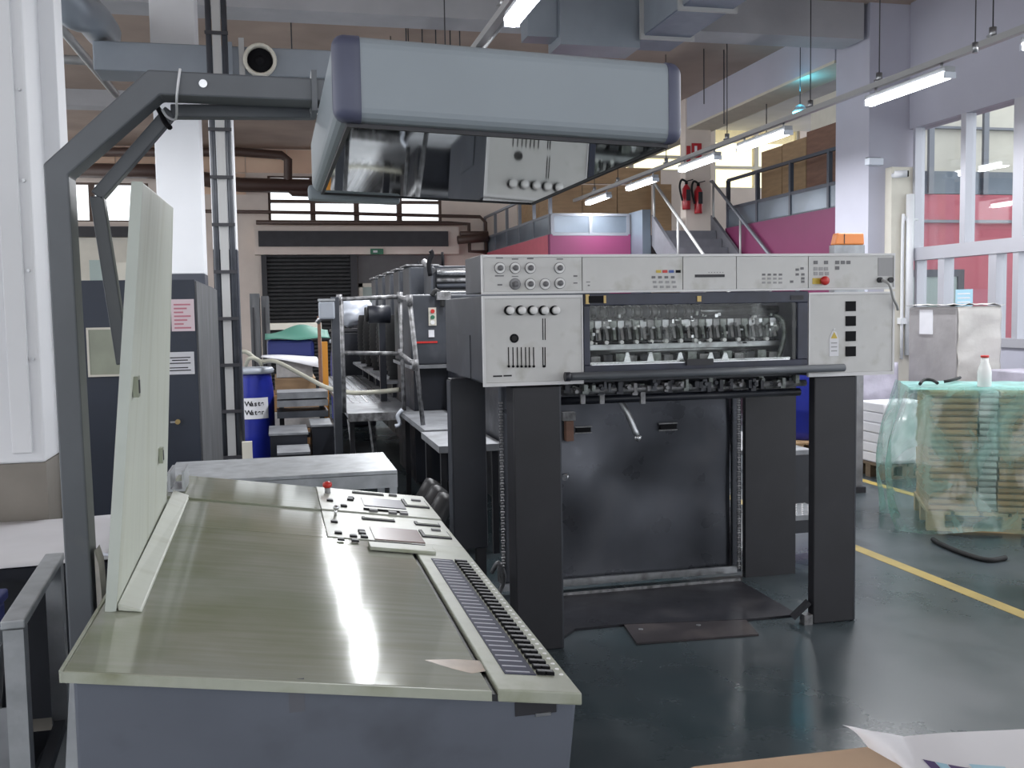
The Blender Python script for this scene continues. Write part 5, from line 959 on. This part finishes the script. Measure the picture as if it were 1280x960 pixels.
def filmside(s):
    # s: perimeter parameter, walks left side then front
    def f(u, w):
        L1, L2 = QY1-QY0, QX1-QX0; d = u*(L1+L2); zb = .02+.05*noise.noise(Vector((d*3, 0, 9)))
        z = zb+(QZ+.03-zb)*w; flare = .02+(.10+.12*math.sin(math.pi*min(1, (1-w)*.78+.02))**1.3 if d < L1 else .07*(1-w)**1.4)+.03*math.sin(d*9+2*w)*(1-w)
        if d < L1: x, y = QX0, QY1-d; n_ = Vector((-1, 0, 0))
        else: x, y = QX0+d-L1, QY0; n_ = Vector((0, -1, 0))
        k = max(0, 1-abs(d-L1)/.25); n_ = (n_+k*Vector((-.6, 0, 0) if d >= L1 else (0, -.25, 0)))
        p = Vector((x, y, z)); fold = wr(Vector((d*1.3, z*.7, 0)), .05)*(1.1-.7*w)
        return p+n_*max(.015, flare+fold+.015)
    return f
o = MB().grid(filmside(0), 110, 34).build('film_skirt', 'film_green', fl)
o = MB().grid(lambda u, w: Vector((QX0-.12+(QX1-QX0+.12)*u, QY0-.03+(QY1-QY0+.04)*w, QZ+.012+max(0, .012*noise.noise(Vector((u*5, w*5, 1)))+.03*math.exp(-((u-.42)/.12)**2-((w-.25)/.2)**2)))), 50, 40).build('film_top', 'film_teal', fl)
piv = Vector((QX0, QY0, 0)); rot = Matrix.Rotation(math.radians(-29), 4, 'Z')       # the pallet stands turned
for o in [x for x in bpy.data.objects if x not in before and x.parent is None]:
    o.location = piv+rot @ (o.location-piv); o.rotation_euler.z = math.radians(-29); ORG[o] = o.location.copy()
for pts in ([at(1166, 674, Z=.016), at(1178, 681, Z=.016), at(1205, 692, Z=.016), at(1235, 700, Z=.016), at(1257, 697, Z=.016)],): tag(MB().tube(pts, .016, 7, 6).build('black_strap', 'black_rubber'), 'black strap lying on the floor before the wrapped pallet', 'strap')
tag(MB().tube([at(1150, 480, Z=QZ+.03), at(1155, 475, Z=QZ+.05), at(1165, 475, Z=QZ+.05), at(1172, 479, Z=QZ+.03)], .012, 7, 5).build('black_strap', 'black_rubber'), 'short black strap end curled on green film', 'strap', 'strap ends on the green film')
tag(MB().tube([at(1180, 477, Z=QZ+.03), at(1190, 475, Z=QZ+.04), at(1200, 472, Z=QZ+.04)], .012, 7, 5).build('black_strap', 'black_rubber'), 'short black strap end curled on green film', 'strap', 'strap ends on the green film')
bq = at(1230, 487, Z=QZ+.012)+Vector((.05, .06, 0)); bt = thing('bottle', 'white plastic bottle with red cap on the film covered stack', 'bottle', (bq.x, bq.y, QZ+.012)); hb = .235
MB().lathe((bq.x, bq.y, QZ+.012), [(.040, 0), (.046, .008), (.046, hb*.5), (.040, hb*.62), (.026, hb*.78), (.024, hb*.93)], 20).build('body', 'bottle', bt); MB().lathe((bq.x, bq.y, QZ+.012+hb*.93), [(.027, 0), (.028, hb*.06), (.024, hb*.07)], 18).build('cap', 'red', bt)
# wrapped stacks behind
a, b2, c = at(1148, 430, Y=8.75), at(1196, 430, Y=8.25), at(1250, 430, Y=8.25); zt = at(1196, 383, Y=8.25).z
pallet(b2.x, c.x, 8.25, 9.1, 'pallet under the tall grey wrapped stack', 'pallet_dull')
ws = thing('wrapped_stack', 'tall grey stack in clear stretch wrap with paper label', 'wrapped stack', ((b2.x+c.x)/2, 8.7, .136)); part('goods', 'wrap_grey', ws, (b2.x, c.x, 8.25, 9.0, .137, zt), bevel=.02)
def skin(u, w):
    x = b2.x+(c.x-b2.x)*u; z = .16+(zt-.16)*w; return Vector((x, 8.238-.02*noise.noise(Vector((x*5, z*9, 0))), z))
MB().grid(skin, 24, 30).build('stretch_wrap', 'wrap_light', ws, solid=.003)
tf = MB().grid(lambda u, w: Vector((b2.x-.02+(c.x-b2.x+.05)*u, 8.22+.8*w, zt+.014+.02*noise.noise(Vector((u*6, w*6, 4))))), 20, 14).build('top_film', 'wrap_light', ws, solid=.003)
y0, y1 = at(1150, 400, X=b2.x).y, at(1168, 400, X=b2.x).y; part('paper_label', 'paper', ws, (b2.x-.006, b2.x-.001, min(y0, y1)+.02, max(y0, y1), zt-.27, zt-.03))
for k, (x0, x1, y0, y1, z0, z1, m_, lab) in enumerate(((5.42, 5.9, 8.64, 9.3, .137, 1.02, 'wrap_lilac', 'lilac grey wrapped paper stack behind the green film pallet'), (5.36, 5.9, 8.05, 8.5, .137, .70, 'paper', 'low white wrapped stack beside the yellow line'), (6.5, 7.5, 7.3, 8.15, .137, .98, 'wrap_lilac', 'lilac wrapped stack under the glazing'))):
    pallet(x0, x1, y0, y1, ['pallet under the lilac grey wrapped paper stack', 'pallet under the low white wrapped stack', 'pallet under the lilac stack at the glazing'][k], 'pallet_dull')
    w_ = thing('wrapped_stack', lab, 'wrapped stack', ((x0+x1)/2, (y0+y1)/2, .136)); nn = 6
    for i in range(nn): j = rnd.uniform(-.012, .012); part('ream', m_, w_, (x0+j+.01, x1+j-.01, y0+.012-j, y1-.01, z0+(z1-z0)*i/nn+.001, z0+(z1-z0)*(i+1)/nn-.003), bevel=.012)
    def sk(u, w, x0=x0, x1=x1, y0=y0, z0=z0, z1=z1): x = x0-.01+(x1-x0+.02)*u; z = z0+.01+(z1-z0+.01)*w; return Vector((x, y0-.018-.018*noise.noise(Vector((x*8, z*10, k))), z))
    MB().grid(sk, 20, 16).build('stretch_wrap', 'wrap_lilac' if m_ != 'paper' else 'paper', w_, solid=.003)
# orange topped lifter behind the delivery
a, b2 = at(1043, 305, Y=7.6), at(1081, 305, Y=7.6); zt, zm = at(1060, 291, Y=7.6).z, at(1060, 306, Y=7.6).z
lf = thing('stacker_truck', 'tall grey stacker with orange hood behind the delivery', 'stacker', ((a.x+b2.x)/2, 7.8, 0)); MB().prism([(a.x+.005, zm), (b2.x, zm), (b2.x-.008, zt), (a.x+.03, zt)], 7.6, 7.68, 'y').build('hood', 'orange', lf, .012); part('mast', 'plate_grey', lf, (a.x, b2.x, 7.6, 7.68, .05, zm-.002)); part('base', 'charcoal', lf, (a.x, b2.x, 7.55, 7.8, 0, .05))
part('hood_seam', 'charcoal', lf, (a.x+.09, a.x+.095, 7.595, 7.6, zm+.01, zt-.01))
# foreground table with cardboard and printed sheet ------------------------
ft = thing('packing_table', 'table carrying cardboard at the front right', 'table', (1.2, .95, 0)); part('top', 'press_slate', ft, (.60, 1.75, .55, 1.24, .90, .93))
for x in (.63, 1.68):
    for y in (.58, 1.18): part('leg', 'press_slate', ft, (x, x+.04, y, y+.04, 0, .90))
Zc = .945
e = [at(x, y, Z=Zc) for x, y in ((868, 958), (1090, 933), (1300, 925))]
g = MB().prism([(.50, .60), (1.7, .60), (1.7, e[2].y), (e[1].x, e[1].y), (e[0].x, e[0].y), (.50, 1.27)], .931, Zc, 'z'); tag(g.build('cardboard_sheet', 'cardboard_pale'), 'pale brown cardboard sheet lying on the front right table', 'cardboard')
Zp = .975
E_ = [at(x, y, Z=z) for x, y, z in ((1053, 906, 1.0), (1090, 918, .985), (1130, 925, .97), (1190, 916, .975), (1290, 907, .97))]
N_ = [at(x, y, Z=z) for x, y, z in ((1085, 935, .965), (1120, 950, .955), (1160, 975, .95), (1230, 1010, .95), (1330, 1050, .95))]
def pap(u, w):
    k = u*4; i = min(int(k), 3); t = k-i; a_ = E_[i].lerp(E_[i+1], t); b_ = N_[i].lerp(N_[i+1], t); p = a_.lerp(b_, w); p.z = max(p.z, .949) + .006*math.sin(w*3+u*4); return p
pp = thing('printed_sheet', 'white printed sheet with violet and sky blue stripes curling on cardboard', 'printed sheet', (1.05, 1.2, Zc)); MB().grid(pap, 32, 14).build('sheet', 'paper', pp)
def band(u0, u1, w0, w1, m_):
    MB().grid(lambda s, t: pap(min(1, u0+(u1-u0)*s+.10*t), w0+(w1-w0)*t)+Vector((0, 0, .0012)), 8, 8).build('printed_band', m_, pp)
band(.54, .60, .45, .98, 'print_violet'); band(.605, .66, .45, .98, 'print_sky'); band(.665, .76, .45, .98, 'print_violet'); band(.765, .88, .40, .98, 'print_sky')
